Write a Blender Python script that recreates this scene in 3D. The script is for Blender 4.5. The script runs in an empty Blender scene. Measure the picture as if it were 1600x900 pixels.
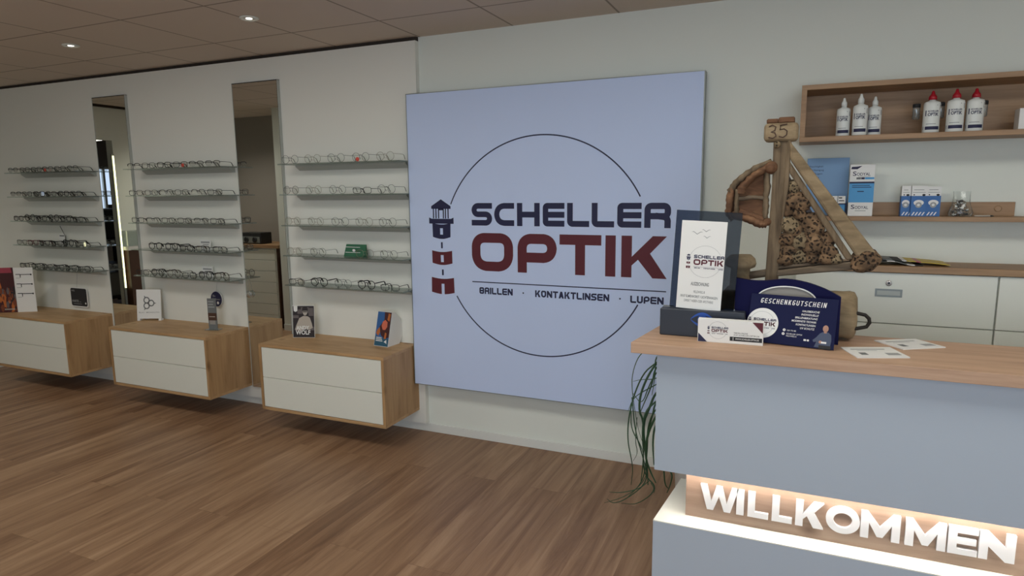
import bpy, bmesh, math, random
from mathutils import Vector, Matrix
random.seed(7)
PI = math.pi
S = bpy.context.scene
COL = S.collection

# ------------------------------------------------------------------ camera
CAM = Vector((0.0, -3.5932, 1.5924))
yaw, pitch, roll, F = 0.4152, -0.1489, -0.0096, 1012.5
fw = Vector((-math.sin(yaw)*math.cos(pitch), math.cos(yaw)*math.cos(pitch), math.sin(pitch)))
rt = Vector((math.cos(yaw), math.sin(yaw), 0)); up = rt.cross(fw)
r2 = math.cos(roll)*rt + math.sin(roll)*up; u2 = -math.sin(roll)*rt + math.cos(roll)*up
cd = bpy.data.cameras.new('camera'); cam = bpy.data.objects.new('camera', cd); COL.objects.link(cam)
cam.matrix_world = Matrix(((r2.x, u2.x, -fw.x, CAM.x), (r2.y, u2.y, -fw.y, CAM.y), (r2.z, u2.z, -fw.z, CAM.z), (0, 0, 0, 1)))
cd.sensor_fit = 'HORIZONTAL'; cd.sensor_width = 36; cd.lens = 36*F/1600; cd.clip_start = .05; cd.clip_end = 60
S.camera = cam

# ------------------------------------------------------------------ light and exposure
S.view_settings.view_transform = 'Standard'; S.view_settings.look = 'None'
S.cycles.transparent_max_bounces = 40; S.cycles.max_bounces = 10
S.view_settings.exposure = 0.17; S.view_settings.gamma = 1; S.view_settings.use_curve_mapping = False
W = bpy.data.worlds.new('world'); S.world = W; W.use_nodes = True
W.node_tree.nodes['Background'].inputs[0].default_value = (.62, .76, 1, 1)
W.node_tree.nodes['Background'].inputs[1].default_value = 1.1

def area(name, loc, size, power, color, direction):
    l = bpy.data.lights.new(name, 'AREA'); l.shape = 'RECTANGLE'; l.size, l.size_y = size; l.energy = power; l.color = color
    o = bpy.data.objects.new(name, l); COL.objects.link(o); o.location = loc
    o.rotation_euler = Vector(direction).to_track_quat('-Z', 'Y').to_euler(); return o
# daylight through the shop window behind the camera
area('window_daylight', (0.6, -6.93, 1.35), (3.4, 1.9), 60, (.80, .90, 1), (0, 1, 0))
LED_STRENGTH = 46
PANEL_STRENGTH = 10.5

# ------------------------------------------------------------------ mesh helpers
class MB:
    def __init__(s): s.bm = bmesh.new(); s.mats = []; s.mi = 0; s.X = None
    def mat(s, m):
        if m not in s.mats: s.mats.append(m)
        s.mi = s.mats.index(m); return s
    def face(s, pts):
        try:
            f = s.bm.faces.new([s.bm.verts.new(p) for p in pts]); f.material_index = s.mi; return f
        except ValueError: return None
    def box(s, x0, x1, y0, y1, z0, z1, b=0, seg=1):
        r = bmesh.ops.create_cube(s.bm, size=1); vs = r['verts']
        for v in vs: v.co = Vector(((x0+x1)/2+v.co.x*(x1-x0), (y0+y1)/2+v.co.y*(y1-y0), (z0+z1)/2+v.co.z*(z1-z0)))
        fs = list({f for v in vs for f in v.link_faces})
        for f in fs: f.material_index = s.mi
        if b:
            es = list({e for v in vs for e in v.link_edges})
            r = bmesh.ops.bevel(s.bm, geom=es, offset=b, segments=seg, affect='EDGES', profile=.5)
            for f in r['faces']: f.material_index = s.mi
        return s
    def tube(s, pts, r, seg=8, flat=1.0, closed=False):
        pts = [Vector(p) for p in pts]; n = len(pts); rings = []
        ref = None
        for i, p in enumerate(pts):
            a = pts[(i-1) % n] if (closed or i > 0) else p; c = pts[(i+1) % n] if (closed or i < n-1) else p
            t = (c-a).normalized() if (c-a).length > 1e-9 else Vector((0, 0, 1))
            if ref is None: ref = Vector((0, 0, 1)) if abs(t.z) < .9 else Vector((1, 0, 0))
            u = t.cross(ref)
            if u.length < 1e-4: u = t.cross(Vector((.3, .9, .2)))
            u.normalize(); w = u.cross(t).normalized(); ref = w
            rr = r[i] if isinstance(r, (list, tuple)) else r
            rings.append([s.bm.verts.new(p+u*math.cos(2*PI*k/seg)*rr+w*math.sin(2*PI*k/seg)*rr*flat) for k in range(seg)])
        m = n if closed else n-1
        for i in range(m):
            A, B = rings[i], rings[(i+1) % n]
            for k in range(seg):
                f = s.bm.faces.new((A[k], A[(k+1) % seg], B[(k+1) % seg], B[k])); f.material_index = s.mi; f.smooth = True
        if not closed:
            for A, rev in ((rings[0], 1), (rings[-1], 0)):
                f = s.bm.faces.new(A[::-1] if rev else A); f.material_index = s.mi
        return s
    def lathe(s, prof, c=(0, 0, 0), seg=24, axis='z', sy=1.0, smooth=True):
        rings = []
        for r, z in prof:
            R = []
            for k in range(seg):
                a = 2*PI*k/seg; x, y = r*math.cos(a), r*math.sin(a)*sy
                p = (x, y, z) if axis == 'z' else ((z, x, y) if axis == 'x' else (x, z, y))
                R.append(s.bm.verts.new(Vector(p)+Vector(c)))
            rings.append(R)
        for A, B in zip(rings, rings[1:]):
            for k in range(seg):
                f = s.bm.faces.new((A[k], A[(k+1) % seg], B[(k+1) % seg], B[k])); f.material_index = s.mi; f.smooth = smooth
        for A in (rings[0][::-1], rings[-1]):
            f = s.bm.faces.new(A); f.material_index = s.mi
        return s
    def prism(s, poly, y0, y1, plane='xz'):
        def P(a, b, c): return (a, c, b) if plane == 'xz' else ((a, b, c) if plane == 'xy' else (c, a, b))
        A = [s.bm.verts.new(P(a, b, y0)) for a, b in poly]; B = [s.bm.verts.new(P(a, b, y1)) for a, b in poly]
        n = len(poly)
        fs = [s.bm.faces.new(A), s.bm.faces.new(B[::-1])]
        for i in range(n): fs.append(s.bm.faces.new((A[i], B[i], B[(i+1) % n], A[(i+1) % n])))
        for f in fs: f.material_index = s.mi
        return s
    def flat(s, poly, y):          # printed shape lying on a front face
        s.face([(a, y, b) for a, b in poly]); return s
    def rect(s, x0, x1, z0, z1, y): return s.flat([(x0, z0), (x1, z0), (x1, z1), (x0, z1)], y)
    def disc(s, cx, cz, r, y, n=40, rz=None): return s.flat([(cx+r*math.cos(2*PI*k/n), cz+(rz or r)*math.sin(2*PI*k/n)) for k in range(n)], y)
    def band(s, L, R, y, y2=None):
        for i in range(len(L)-1):
            q = [L[i], R[i], R[i+1], L[i+1]]
            if y2 is None: s.flat(q, y)
            else: s.prism(q, y, y2)
        return s
    def arc(s, cx, cz, r, t, a0, a1, y, n=64):
        A = [a0+(a1-a0)*k/n for k in range(n+1)]
        return s.band([(cx+(r-t/2)*math.cos(a), cz+(r-t/2)*math.sin(a)) for a in A], [(cx+(r+t/2)*math.cos(a), cz+(r+t/2)*math.sin(a)) for a in A], y)
    def lump(s, c, sc, sub=2, amp=.25, seed=0, rot=None):
        r = bmesh.ops.create_icosphere(s.bm, subdivisions=sub, radius=1); rnd = random.Random(seed)
        dirs = [(Vector((rnd.uniform(-1, 1), rnd.uniform(-1, 1), rnd.uniform(-1, 1))).normalized(), rnd.uniform(-amp, amp), rnd.uniform(2, 6)) for _ in range(9)]
        for v in r['verts']:
            d = v.co.normalized(); k = 1+sum(a*math.exp(-q*(1-d.dot(w))) for w, a, q in dirs)
            p = Vector((d.x*k*sc[0], d.y*k*sc[1], d.z*k*sc[2]))
            if rot: p = rot @ p
            v.co = p+Vector(c)
        for f in {f for v in r['verts'] for f in v.link_faces}: f.material_index = s.mi; f.smooth = True
        return s
    def text(s, body, x, z, h, y, width=None, align='l', bold=0.0, slant=0.0):
        V, Fc, bb = text_mesh(body, bold); k = h/.72; sx = k
        w0 = bb[1]-bb[0]
        if width: sx = width/w0
        off = {'l': -bb[0], 'c': -(bb[0]+bb[1])/2, 'r': -bb[1]}[align]
        vs = [s.bm.verts.new((x+(a+off)*sx+b*k*slant, y, z+b*k)) for a, b in V]
        for f in Fc:
            try:
                q = s.bm.faces.new([vs[i] for i in f]); q.material_index = s.mi
            except ValueError: pass
        return s
    def build(s, name, mat=None, parent=None, smooth=False):
        off = Vector((0, 0, 0)); p = parent
        while p is not None: off += p.location; p = p.parent
        if off.length: bmesh.ops.translate(s.bm, vec=-off, verts=s.bm.verts)
        me = bpy.data.meshes.new(name)
        if smooth:
            for f in s.bm.faces: f.smooth = True
        s.bm.normal_update(); s.bm.to_mesh(me); s.bm.free()
        for m in (s.mats or [mat]): me.materials.append(m)
        o = bpy.data.objects.new(name, me); COL.objects.link(o)
        if parent is not None: o.parent = parent
        return o

_tx = {}
def text_mesh(body, bold):
    if (body, bold) in _tx: return _tx[(body, bold)]
    c = bpy.data.curves.new('t', 'FONT'); c.body = body; c.size = 1; c.offset = bold; c.resolution_u = 3
    o = bpy.data.objects.new('t', c); COL.objects.link(o); bpy.context.view_layer.update()
    me = bpy.data.meshes.new_from_object(o.evaluated_get(bpy.context.evaluated_depsgraph_get()))
    V = [(v.co.x, v.co.y) for v in me.vertices]; Fc = [tuple(p.vertices) for p in me.polygons]
    bpy.data.objects.remove(o); bpy.data.curves.remove(c); bpy.data.meshes.remove(me)
    xs = [a for a, b in V] or [0, 1]
    _tx[(body, bold)] = (V, Fc, (min(xs), max(xs))); return _tx[(body, bold)]

def thing(name, label, cat, loc=(0, 0, 0), group=None):
    o = bpy.data.objects.new(name, None); COL.objects.link(o); o.location = loc; o.empty_display_size = .05
    tag(o, label, cat, group); return o
def tag(o, label, cat, group=None):
    o['label'] = label; o['category'] = cat
    if group: o['group'] = group
    return o
def struct(name, mb, mat=None, parent=None):
    o = mb.build(name, mat, parent)
    if parent is None: o['kind'] = 'structure'
    return o
def dup(o, parent=None):
    c = o.copy(); COL.objects.link(c); c.parent = parent
    for ch in list(o.children): dup(ch, c)
    return c

# ------------------------------------------------------------------ wide lettering (own stroke letters)
def rounded(pts, r):
    out = []
    for i, p in enumerate(pts):
        p = Vector(p)
        if i == 0 or i == len(pts)-1 or r <= 0: out.append(p); continue
        a, b = Vector(pts[i-1]), Vector(pts[i+1]); da, db = (a-p), (b-p)
        q = min(r, da.length*.499, db.length*.499); da.normalize(); db.normalize()
        p0, p1 = p+da*q, p+db*q
        for k in range(9):
            t = k/8; out.append((1-t)**2*p0*1+2*(1-t)*t*(p*.83+((p0+p1)/2)*.17)+t*t*p1)
    res = [out[0]]
    for p in out[1:]:
        if (p-res[-1]).length > 1e-6: res.append(p)
    return res
PATHS = {  # centre lines in a unit box, corner roundness, strokes
 'S': ([[(1, 1), (0, 1), (0, .5), (1, .5), (1, 0), (0, 0)]], .5), 'C': ([[(1, 1), (0, 1), (0, 0), (1, 0)]], .95),
 'H': ([[(0, 0), (0, 1)], [(1, 0), (1, 1)], [(0, .5), (1, .5)]], 0), 'E': ([[(1, 1), (0, 1), (0, 0), (1, 0)], [(0, .5), (1, .5)]], .22),
 'L': ([[(0, 1), (0, 0), (1, 0)]], .3), 'R': ([[(0, 0), (0, 1), (1, 1), (1, .46), (0, .46)], [(.55, .46), (1, .40), (1, 0)]], .4),
 'O': ([[(.5, 1), (0, 1), (0, 0), (1, 0), (1, 1), (.5, 1)]], .8), 'P': ([[(0, 0), (0, 1), (1, 1), (1, .36), (0, .36)]], .62),
 'T': ([[(0, 1), (1, 1)], [(.5, 1), (.5, 0)]], 0), 'I': ([[(.5, 0), (.5, 1)]], 0),
 'B': ([[(.5, .5), (1, .5), (1, 1), (0, 1), (0, 0), (1, 0), (1, .5)], [(0, .5), (1, .5)]], .3), 'U': ([[(0, 1), (0, 0), (1, 0), (1, 1)]], .6),
 'G': ([[(1, 1), (0, 1), (0, 0), (1, 0), (1, .5), (.5, .5)]], .5)}
def diag(x0, z0, x1, z1, w): return [(x0, z0), (x0+w, z0), (x1+w, z1), (x1, z1)]
def glyph(mb, ch, x0, x1, z0, z1, t, y, y2=None, out=None):
    W_, H_ = x1-x0, z1-z0
    polys = []
    if ch in PATHS:
        paths, rad = PATHS[ch]
        ix = W_-t if ch != 'I' else 0
        for path in paths:
            P = [(x0+t/2+a*max(ix, 0) if ch != 'I' else (x0+x1)/2, z0+t/2+b*(H_-t)) for a, b in path]
            closed = P[0] == P[-1]
            r = rad*(H_-t)*.5
            Q = rounded(P, r)
            if not closed:
                d = (Q[0]-Q[1]).normalized(); Q[0] = Q[0]+d*t/2; d = (Q[-1]-Q[-2]).normalized(); Q[-1] = Q[-1]+d*t/2
            Lp, Rp = [], []
            n = len(Q)
            for i in range(n):
                if closed and i in (0, n-1): d1 = (Q[1]-Q[0]).normalized(); d0 = (Q[-1]-Q[-2]).normalized()
                else: d0 = (Q[i]-Q[max(i-1, 0)]); d1 = (Q[min(i+1, n-1)]-Q[i])
                d0 = d0.normalized() if d0.length > 1e-9 else d1.normalized(); d1 = d1.normalized() if d1.length > 1e-9 else d0
                nn = Vector((-(d0+d1).y, (d0+d1).x)).normalized(); c = max(.4, nn.dot(Vector((-d1.y, d1.x))))
                Lp.append(tuple(Q[i]+nn*t/2/c)); Rp.append(tuple(Q[i]-nn*t/2/c))
            for i in range(n-1): polys.append([Lp[i], Rp[i], Rp[i+1], Lp[i+1]])
    else:
        R = lambda a, b, c, d: polys.append([(x0+a*W_, z0+c*H_), (x0+b*W_, z0+c*H_), (x0+b*W_, z0+d*H_), (x0+a*W_, z0+d*H_)])
        D = lambda a, c, b, d, w: polys.append([(x0+p*W_, z0+q*H_) for p, q in diag(a, c, b, d, w)])
        k = t/W_
        G = lambda pts: polys.append([(x0+a*W_, z0+b*H_) for a, b in pts])
        if ch == 'K':
            G([(0, 0), (k, 0), (k, .29), (k+.13*(1-k)/.72, .43), (.99-1.28*k, 0), (1, 0), (k+.52*(1-k), .585), (.985, 1), (.985-1.3*k, 1), (k, .50), (k, 1), (0, 1)])
        elif ch == 'N': q = min(.9, 1.35*t/H_/(1-k)*.5+.28); G([(0, 0), (k, 0), (k, 1-q), (1-k, 0), (1, 0), (1, 1), (1-k, 1), (1-k, q), (k, 1), (0, 1)])
        elif ch == 'M': m = .5*k; G([(0, 0), (k, 0), (k, .60), (.5-m*.7, .10), (.5+m*.7, .10), (1-k, .60), (1-k, 0), (1, 0), (1, 1), (1-.85*k, 1), (.5, .47), (.85*k, 1), (0, 1)])
        elif ch == 'W': j = .95*k; G([(0, 1), (j, 1), (.21+.5*j, .34), (.5-.45*j, 1), (.5+.45*j, 1), (.79-.5*j, .34), (1-j, 1), (1, 1), (.79+.1*j, 0), (.79-.85*j, 0), (.5, .60), (.21+.85*j, 0), (.21-.1*j, 0)])
        elif ch == 'A': D(0, 0, .5-.6*k, 1, 1.2*k); D(1-1.2*k, 0, .5-.6*k, 1, 1.2*k); R(.2, .8, .2, .2+t/H_)
        elif ch == 'X': D(0, 0, 1-1.2*k, 1, 1.2*k); D(1-1.2*k, 0, 0, 1, 1.2*k)
        elif ch == 'E': R(0, k, 0, 1); h = t/H_*.94; R(0, 1, 0, h); R(0, .94, .5-h/2, .5+h/2); R(0, 1, 1-h, 1)
        elif ch == 'L': R(0, k, 0, 1); R(0, 1, 0, t/H_*.94)
    if out is not None: out.extend(polys); return
    for i, p in enumerate(polys):        # overlapping strokes sit a hair apart
        if y2 is None: mb.flat(p, y-.00002*i)
        else: mb.prism(p, y-.0004*i, y2)
def word(mb, w, x0, x1, z0, z1, t, y, gap=.11):
    wid = {'I': .3, 'K': 1.05, 'N': 1.05, 'W': 1.4, 'M': 1.2}
    ws = [wid.get(c, 1.0) for c in w]; tot = sum(ws)+gap*(len(w)-1); u = (x1-x0)/tot; x = x0
    for c, k in zip(w, ws):
        if c == 'I': glyph(mb, c, x, x+k*u, z0, z1, t, y)
        else: glyph(mb, c, x, x+k*u, z0, z1, t, y)
        x += (k+gap)*u
def logo(mb, cx, cz, s, y, navy, red, circle=True, thin=None, lighthouse=True, tagline=True):
    """round shop logo drawn at scale s (1 = the big sign), centred at cx, cz"""
    X = lambda a: cx+(a+1.353)*s
    Z = lambda b: cz+(b-1.2625)*s
    if circle:
        mb.mat(thin or navy); tt = .0075*s if s > .5 else max(.006*s, .0008)
        mb.arc(cx, cz, .6415*s, tt, math.atan2(.285, .555), math.atan2(.2485, -.582), y, 72)
        mb.arc(cx, cz, .6415*s, tt, PI+math.atan2(.3115, .561), 2*PI-math.atan2(.29, .555), y, 72)
    mb.mat(navy)
    for ch, (a, b) in zip('SCHELLER', [(-1.801, -1.665), (-1.651, -1.522), (-1.504, -1.362), (-1.343, -1.212), (-1.196, -1.066), (-1.052, -.924), (-.907, -.774), (-.758, -.617)]):
        glyph(mb, ch, X(a), X(b), Z(1.388), Z(1.522), .0335*s, y)
    mb.mat(red)
    for ch, (a, b) in zip('OPTIK', [(-1.804, -1.531), (-1.502, -1.258), (-1.241, -.995), (-.973, -.912), (-.881, -.631)]):
        glyph(mb, ch, X(a), X(b), Z(1.115), Z(1.344), .058*s, y)
    mb.mat(navy)
    if tagline:
        h = .0035*s if s > .5 else .005*s
        mb.rect(X(-1.805), X(-.632), Z(1.047-.0025)-h/2, Z(1.047)+h/2, y)
        t = .0095*s if s > .3 else .011*s
        for w, a, b in (('BRILLEN', -1.757, -1.536), ('KONTAKTLINSEN', -1.392, -.946), ('LUPEN', -.827, -.644)):
            word(mb, w, X(a), X(b), Z(.974), Z(1.014), t, y)
        for a in (-1.468, -.885): mb.disc(X(a), Z(.993), .005*s, y, 10)
    if lighthouse:
        P = lambda pts: mb.flat([(X(a), Z(b)) for a, b in pts], y)
        Q = lambda a, b, c, d: mb.rect(X(a), X(b), Z(c), Z(d), y)
        mb.mat(navy)
        P([(-2.081, 1.487), (-1.945, 1.487), (-1.945, 1.503), (-2.012, 1.545), (-2.081, 1.503)])
        for a in (-2.070, -2.052, -2.034, -2.0, -1.985, -1.967): Q(a, a+.008, 1.428, 1.490)
        P([(-2.034, 1.478), (-2.026, 1.478), (-2.0, 1.478), (-1.993, 1.478), (-1.993, 1.489), (-2.034, 1.489)])
        P([(-2.098, 1.396), (-1.926, 1.396), (-1.926, 1.434), (-1.944, 1.426), (-2.080, 1.426), (-2.098, 1.434)])
        def body(x0, x1, x2, x3, zt, zb, hole):   # curved band with a window slot
            n = 10
            def top(u): return (x0+(x1-x0)*u, zt-.009*math.sin(PI*u))
            def bot(u): return (x2+(x3-x2)*u, zb-.012*math.sin(PI*u))
            w = .010/(x1-x0); segs = [(0, .5-w), (.5+w, 1)]
            for a, b in segs:
                for k in range(n):
                    u0, u1 = a+(b-a)*k/n, a+(b-a)*(k+1)/n
                    P([bot(u0), bot(u1), top(u1), top(u0)])
            xm = (x0+x1)/2
            if hole[1] < 99: P([(xm-.011, hole[1]), (xm+.011, hole[1]), top(.5+w), top(.5-w)])
            if hole[0] > zb+.003: P([bot(.5-w), bot(.5+w), (xm+.011, hole[0]), (xm-.011, hole[0])])
        body(-2.076, -1.948, -2.074, -1.950, 1.400, 1.314, (1.329, 1.368))
        Q(-2.018, -2.006, 1.244, 1.282)
        mb.mat(red); body(-2.083, -1.941, -2.082, -1.940, 1.230, 1.152, (1.158, 1.202))
        mb.mat(navy); Q(-2.016, -2.004, 1.076, 1.112)
        mb.mat(red); body(-2.090, -1.932, -2.092, -1.930, 1.062, .968, (.0, 1.022))

# ------------------------------------------------------------------ materials
def new(name):
    m = bpy.data.materials.new(name); m.use_nodes = True; nt = m.node_tree; return m, nt, nt.nodes['Principled BSDF']
def plain(name, col, rough=.5, metal=0, spec=.5, bump=0, scale=60, var=0):
    m, nt, b = new(name); b.inputs['Base Color'].default_value = (*col, 1); b.inputs['Roughness'].default_value = rough
    b.inputs['Metallic'].default_value = metal; b.inputs['Specular IOR Level'].default_value = spec
    tc = nt.nodes.new('ShaderNodeTexCoord'); n = nt.nodes.new('ShaderNodeTexNoise'); n.inputs['Scale'].default_value = scale; n.inputs['Detail'].default_value = 3
    nt.links.new(tc.outputs['Object'], n.inputs['Vector'])
    if var:
        r = nt.nodes.new('ShaderNodeMix'); r.data_type = 'RGBA'
        r.inputs['A'].default_value = (*[max(0, c*(1-var)) for c in col], 1); r.inputs['B'].default_value = (*[min(1, c*(1+var)) for c in col], 1)
        nt.links.new(n.outputs['Fac'], r.inputs['Factor']); nt.links.new(r.outputs['Result'], b.inputs['Base Color'])
    if bump:
        bp = nt.nodes.new('ShaderNodeBump'); bp.inputs['Strength'].default_value = bump; bp.inputs['Distance'].default_value = .002
        nt.links.new(n.outputs['Fac'], bp.inputs['Height']); nt.links.new(bp.outputs['Normal'], b.inputs['Normal'])
    return m
def emit(name, col, st):
    m, nt, b = new(name); b.inputs['Base Color'].default_value = (0, 0, 0, 1); b.inputs['Emission Color'].default_value = (*col, 1); b.inputs['Emission Strength'].default_value = st; return m
def ramp(nt, stops):
    r = nt.nodes.new('ShaderNodeValToRGB'); e = r.color_ramp.elements
    while len(e) < len(stops): e.new(.5)
    for k, (p, c) in zip(e, stops): k.position = p; k.color = (*c, 1)
    return r
def wood(name, c0, c1, c2, stretch=(1, 14, 14), scale=2.2, rough=.5, knots=True, bump=.05):
    m, nt, b = new(name); N = nt.nodes.new; Lk = nt.links.new
    tc = N('ShaderNodeTexCoord'); mp = N('ShaderNodeMapping'); mp.inputs['Scale'].default_value = stretch
    Lk(tc.outputs['Object'], mp.inputs['Vector'])
    n = N('ShaderNodeTexNoise'); n.inputs['Scale'].default_value = scale; n.inputs['Detail'].default_value = 8; n.inputs['Roughness'].default_value = .62; n.inputs['Distortion'].default_value = .5
    Lk(mp.outputs['Vector'], n.inputs['Vector'])
    r = ramp(nt, [(.28, c0), (.5, c1), (.74, c2)]); Lk(n.outputs['Fac'], r.inputs['Fac']); out = r.outputs['Color']
    if knots:
        mp2 = N('ShaderNodeMapping'); mp2.inputs['Scale'].default_value = tuple(.35+.65*min(s, 3)/3 for s in stretch); Lk(tc.outputs['Object'], mp2.inputs['Vector'])
        v = N('ShaderNodeTexVoronoi'); v.inputs['Scale'].default_value = 5.5; Lk(mp2.outputs['Vector'], v.inputs['Vector'])
        k = ramp(nt, [(.0, (.28, .2, .14)), (.06, (.5, .42, .34)), (.16, (1, 1, 1))]); Lk(v.outputs['Distance'], k.inputs['Fac'])
        mx = N('ShaderNodeMix'); mx.data_type = 'RGBA'; mx.blend_type = 'MULTIPLY'; mx.inputs['Factor'].default_value = .8
        Lk(out, mx.inputs['A']); Lk(k.outputs['Color'], mx.inputs['B']); out = mx.outputs['Result']
    Lk(out, b.inputs['Base Color']); b.inputs['Roughness'].default_value = rough
    bp = N('ShaderNodeBump'); bp.inputs['Strength'].default_value = bump; bp.inputs['Distance'].default_value = .003
    Lk(n.outputs['Fac'], bp.inputs['Height']); Lk(bp.outputs['Normal'], b.inputs['Normal'])
    return m
def clear(name, tint, gloss=.08, rough=.02, frost=0, k=.8):
    m, nt, b = new(name); N = nt.nodes.new; Lk = nt.links.new; nt.nodes.remove(b)
    t = N('ShaderNodeBsdfTransparent'); t.inputs['Color'].default_value = (*tint, 1)
    g = N('ShaderNodeBsdfGlossy'); g.inputs['Roughness'].default_value = rough
    fr = N('ShaderNodeFresnel'); fr.inputs['IOR'].default_value = 1.45
    mul = N('ShaderNodeMath'); mul.operation = 'MULTIPLY_ADD'; mul.inputs[1].default_value = k; mul.inputs[2].default_value = gloss*.3
    mx = N('ShaderNodeMixShader'); Lk(fr.outputs[0], mul.inputs[0]); Lk(mul.outputs[0], mx.inputs[0]); Lk(t.outputs[0], mx.inputs[1]); Lk(g.outputs[0], mx.inputs[2])
    out = mx.outputs[0]
    if frost:
        d = N('ShaderNodeBsdfDiffuse'); d.inputs['Color'].default_value = (.8, .85, .83, 1); m2 = N('ShaderNodeMixShader'); m2.inputs[0].default_value = frost
        Lk(out, m2.inputs[1]); Lk(d.outputs[0], m2.inputs[2]); out = m2.outputs[0]
    Lk(out, nt.nodes['Material Output'].inputs['Surface']); return m

M = {}
M['wall'] = plain('painted_wall', (.78, .81, .75), .85, spec=.2, bump=.06, scale=300)
M['panelwall'] = plain('white_wall_panel', (.82, .82, .76), .7, spec=.25)
M['taupe'] = plain('taupe_wall', (.30, .275, .25), .85, spec=.2)
M['base'] = plain('white_baseboard', (.76, .77, .73), .5)
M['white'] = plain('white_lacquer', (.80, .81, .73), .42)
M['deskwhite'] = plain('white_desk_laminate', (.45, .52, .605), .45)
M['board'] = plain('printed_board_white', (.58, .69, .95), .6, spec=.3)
M['paper'] = plain('white_paper', (.82, .82, .80), .6)
M['letter'] = plain('matt_white_letter', (.58, .585, .59), .6)
M['seam'] = plain('dark_gap', (.03, .03, .03), .8)
M['gapshade'] = plain('painted_gap_shade', (.035, .026, .02), .8)  # dark colour stands for the shade in the gap under the ceiling
M['navy'] = plain('navy_print', (.012, .014, .06), .6)
M['red'] = plain('dark_red_print', (.105, .012, .022), .6)
M['black'] = plain('black_plastic', (.012, .012, .013), .35)
M['matblack'] = plain('matt_black', (.02, .02, .022), .7)
M['alu'] = plain('aluminium', (.26, .28, .27), .4, metal=.5)
M['rail'] = plain('grey_rail', (.46, .48, .45), .5, metal=.15)
M['chrome'] = plain('chrome', (.75, .75, .74), .12, metal=1)
M['mirror'] = plain('mirror_silver', (.80, .82, .80), .0, metal=1)
M['gframe'] = plain('grey_wire', (.10, .105, .10), .4, metal=.5)
M['gold'] = plain('pale_gold_wire', (.30, .26, .19), .35, metal=.7)
M['dframe'] = plain('dark_metal_frame', (.025, .027, .027), .4, metal=.3)
M['bframe'] = plain('black_acetate', (.006, .006, .007), .3)
M['rframe'] = plain('dark_red_acetate', (.10, .012, .02), .3)
M['tort'] = plain('brown_acetate', (.05, .028, .015), .3)
M['lens'] = clear('clear_lens', (.985, .99, .985), .02, k=.35)
M['glass'] = clear('shelf_glass', (.87, .94, .90), .1, frost=.06)
M['cleartub'] = clear('clear_plastic', (.86, .9, .9), .3, .1, frost=.12)
M['bagfilm'] = clear('bag_film', (.94, .96, .96), .1, .15, frost=.04, k=.5)
M['smoke'] = clear('smoked_acrylic', (.36, .39, .44), 0, k=.2)
M['oak'] = wood('natural_oak_cross', (.36, .21, .09), (.49, .30, .145), (.58, .375, .19), (2, 10, 16), 1.6)
M['oakv'] = wood('natural_oak_upright', (.32, .18, .075), (.45, .27, .125), (.53, .34, .165), (12, 12, 1.2), 1.6)
M['oaktop'] = wood('desk_oak', (.40, .245, .155), (.52, .335, .22), (.61, .41, .28), (1.2, 14, 20), 2.0)
M['oakshelf'] = wood('shelf_oak', (.27, .155, .075), (.36, .215, .11), (.43, .27, .145), (1.2, 14, 20), 2.0, knots=False)
M['oakled'] = wood('niche_oak', (.22, .145, .10), (.28, .185, .13), (.33, .23, .17), (1.5, 14, 16), 2.0)
M['drift'] = wood('grey_driftwood', (.06, .038, .021), (.15, .106, .063), (.25, .182, .11), (16, 16, 1.6), 2.6, .85, False, .5)
M['driftx'] = wood('grey_driftwood_level', (.05, .036, .023), (.13, .095, .063), (.22, .165, .11), (1.6, 16, 16), 2.6, .85, False, .5)
M['driftpale'] = wood('pale_driftwood', (.12, .083, .045), (.24, .175, .10), (.35, .265, .16), (3, 9, 9), 2.5, .85, False, .4)
M['driftred'] = wood('red_brown_bark', (.045, .02, .010), (.13, .06, .028), (.27, .14, .07), (3, 14, 9), 2.6, .85, False, .6)
def bored(name, c0, c1, hs=70):
    m, nt, b = new(name); N = nt.nodes.new; Lk = nt.links.new
    tc = N('ShaderNodeTexCoord'); v = N('ShaderNodeTexVoronoi'); v.inputs['Scale'].default_value = hs; dn = N('ShaderNodeTexNoise'); dn.inputs['Scale'].default_value = 45; ad = N('ShaderNodeVectorMath'); ad.operation = 'MULTIPLY_ADD'; ad.inputs[1].default_value = (.022, .022, .022)
    Lk(tc.outputs['Object'], dn.inputs['Vector']); Lk(dn.outputs['Color'], ad.inputs[0]); Lk(tc.outputs['Object'], ad.inputs[2]); Lk(ad.outputs[0], v.inputs['Vector'])
    n = N('ShaderNodeTexNoise'); n.inputs['Scale'].default_value = 28; n.inputs['Detail'].default_value = 5; Lk(tc.outputs['Object'], n.inputs['Vector'])
    r = ramp(nt, [(.3, c0), (.68, c1)]); Lk(n.outputs['Fac'], r.inputs['Fac'])
    k = ramp(nt, [(.28, (.05, .04, .03)), (.44, (1, 1, 1))]); Lk(v.outputs['Distance'], k.inputs['Fac'])
    mx = N('ShaderNodeMix'); mx.data_type = 'RGBA'; mx.blend_type = 'MULTIPLY'; mx.inputs['Factor'].default_value = .9
    Lk(r.outputs['Color'], mx.inputs['A']); Lk(k.outputs['Color'], mx.inputs['B']); Lk(mx.outputs['Result'], b.inputs['Base Color'])
    b.inputs['Roughness'].default_value = .9
    bp = N('ShaderNodeBump'); bp.inputs['Strength'].default_value = 1; bp.inputs['Distance'].default_value = .01; Lk(k.outputs['Color'], bp.inputs['Height']); Lk(bp.outputs['Normal'], b.inputs['Normal'])
    return m
M['bored'] = bored('worm_bored_wood', (.05, .030, .016), (.25, .15, .078), 85)
M['boredpale'] = bored('pale_bored_wood', (.13, .092, .05), (.30, .225, .13), 95)
M['iron'] = plain('rusty_iron', (.018, .014, .011), .6, metal=.4, bump=.3)
M['leaf'] = plain('dark_green_leaf', (.030, .085, .036), .45, var=.5, scale=9)
M['pot'] = plain('white_plant_pot', (.7, .7, .68), .4)
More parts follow.
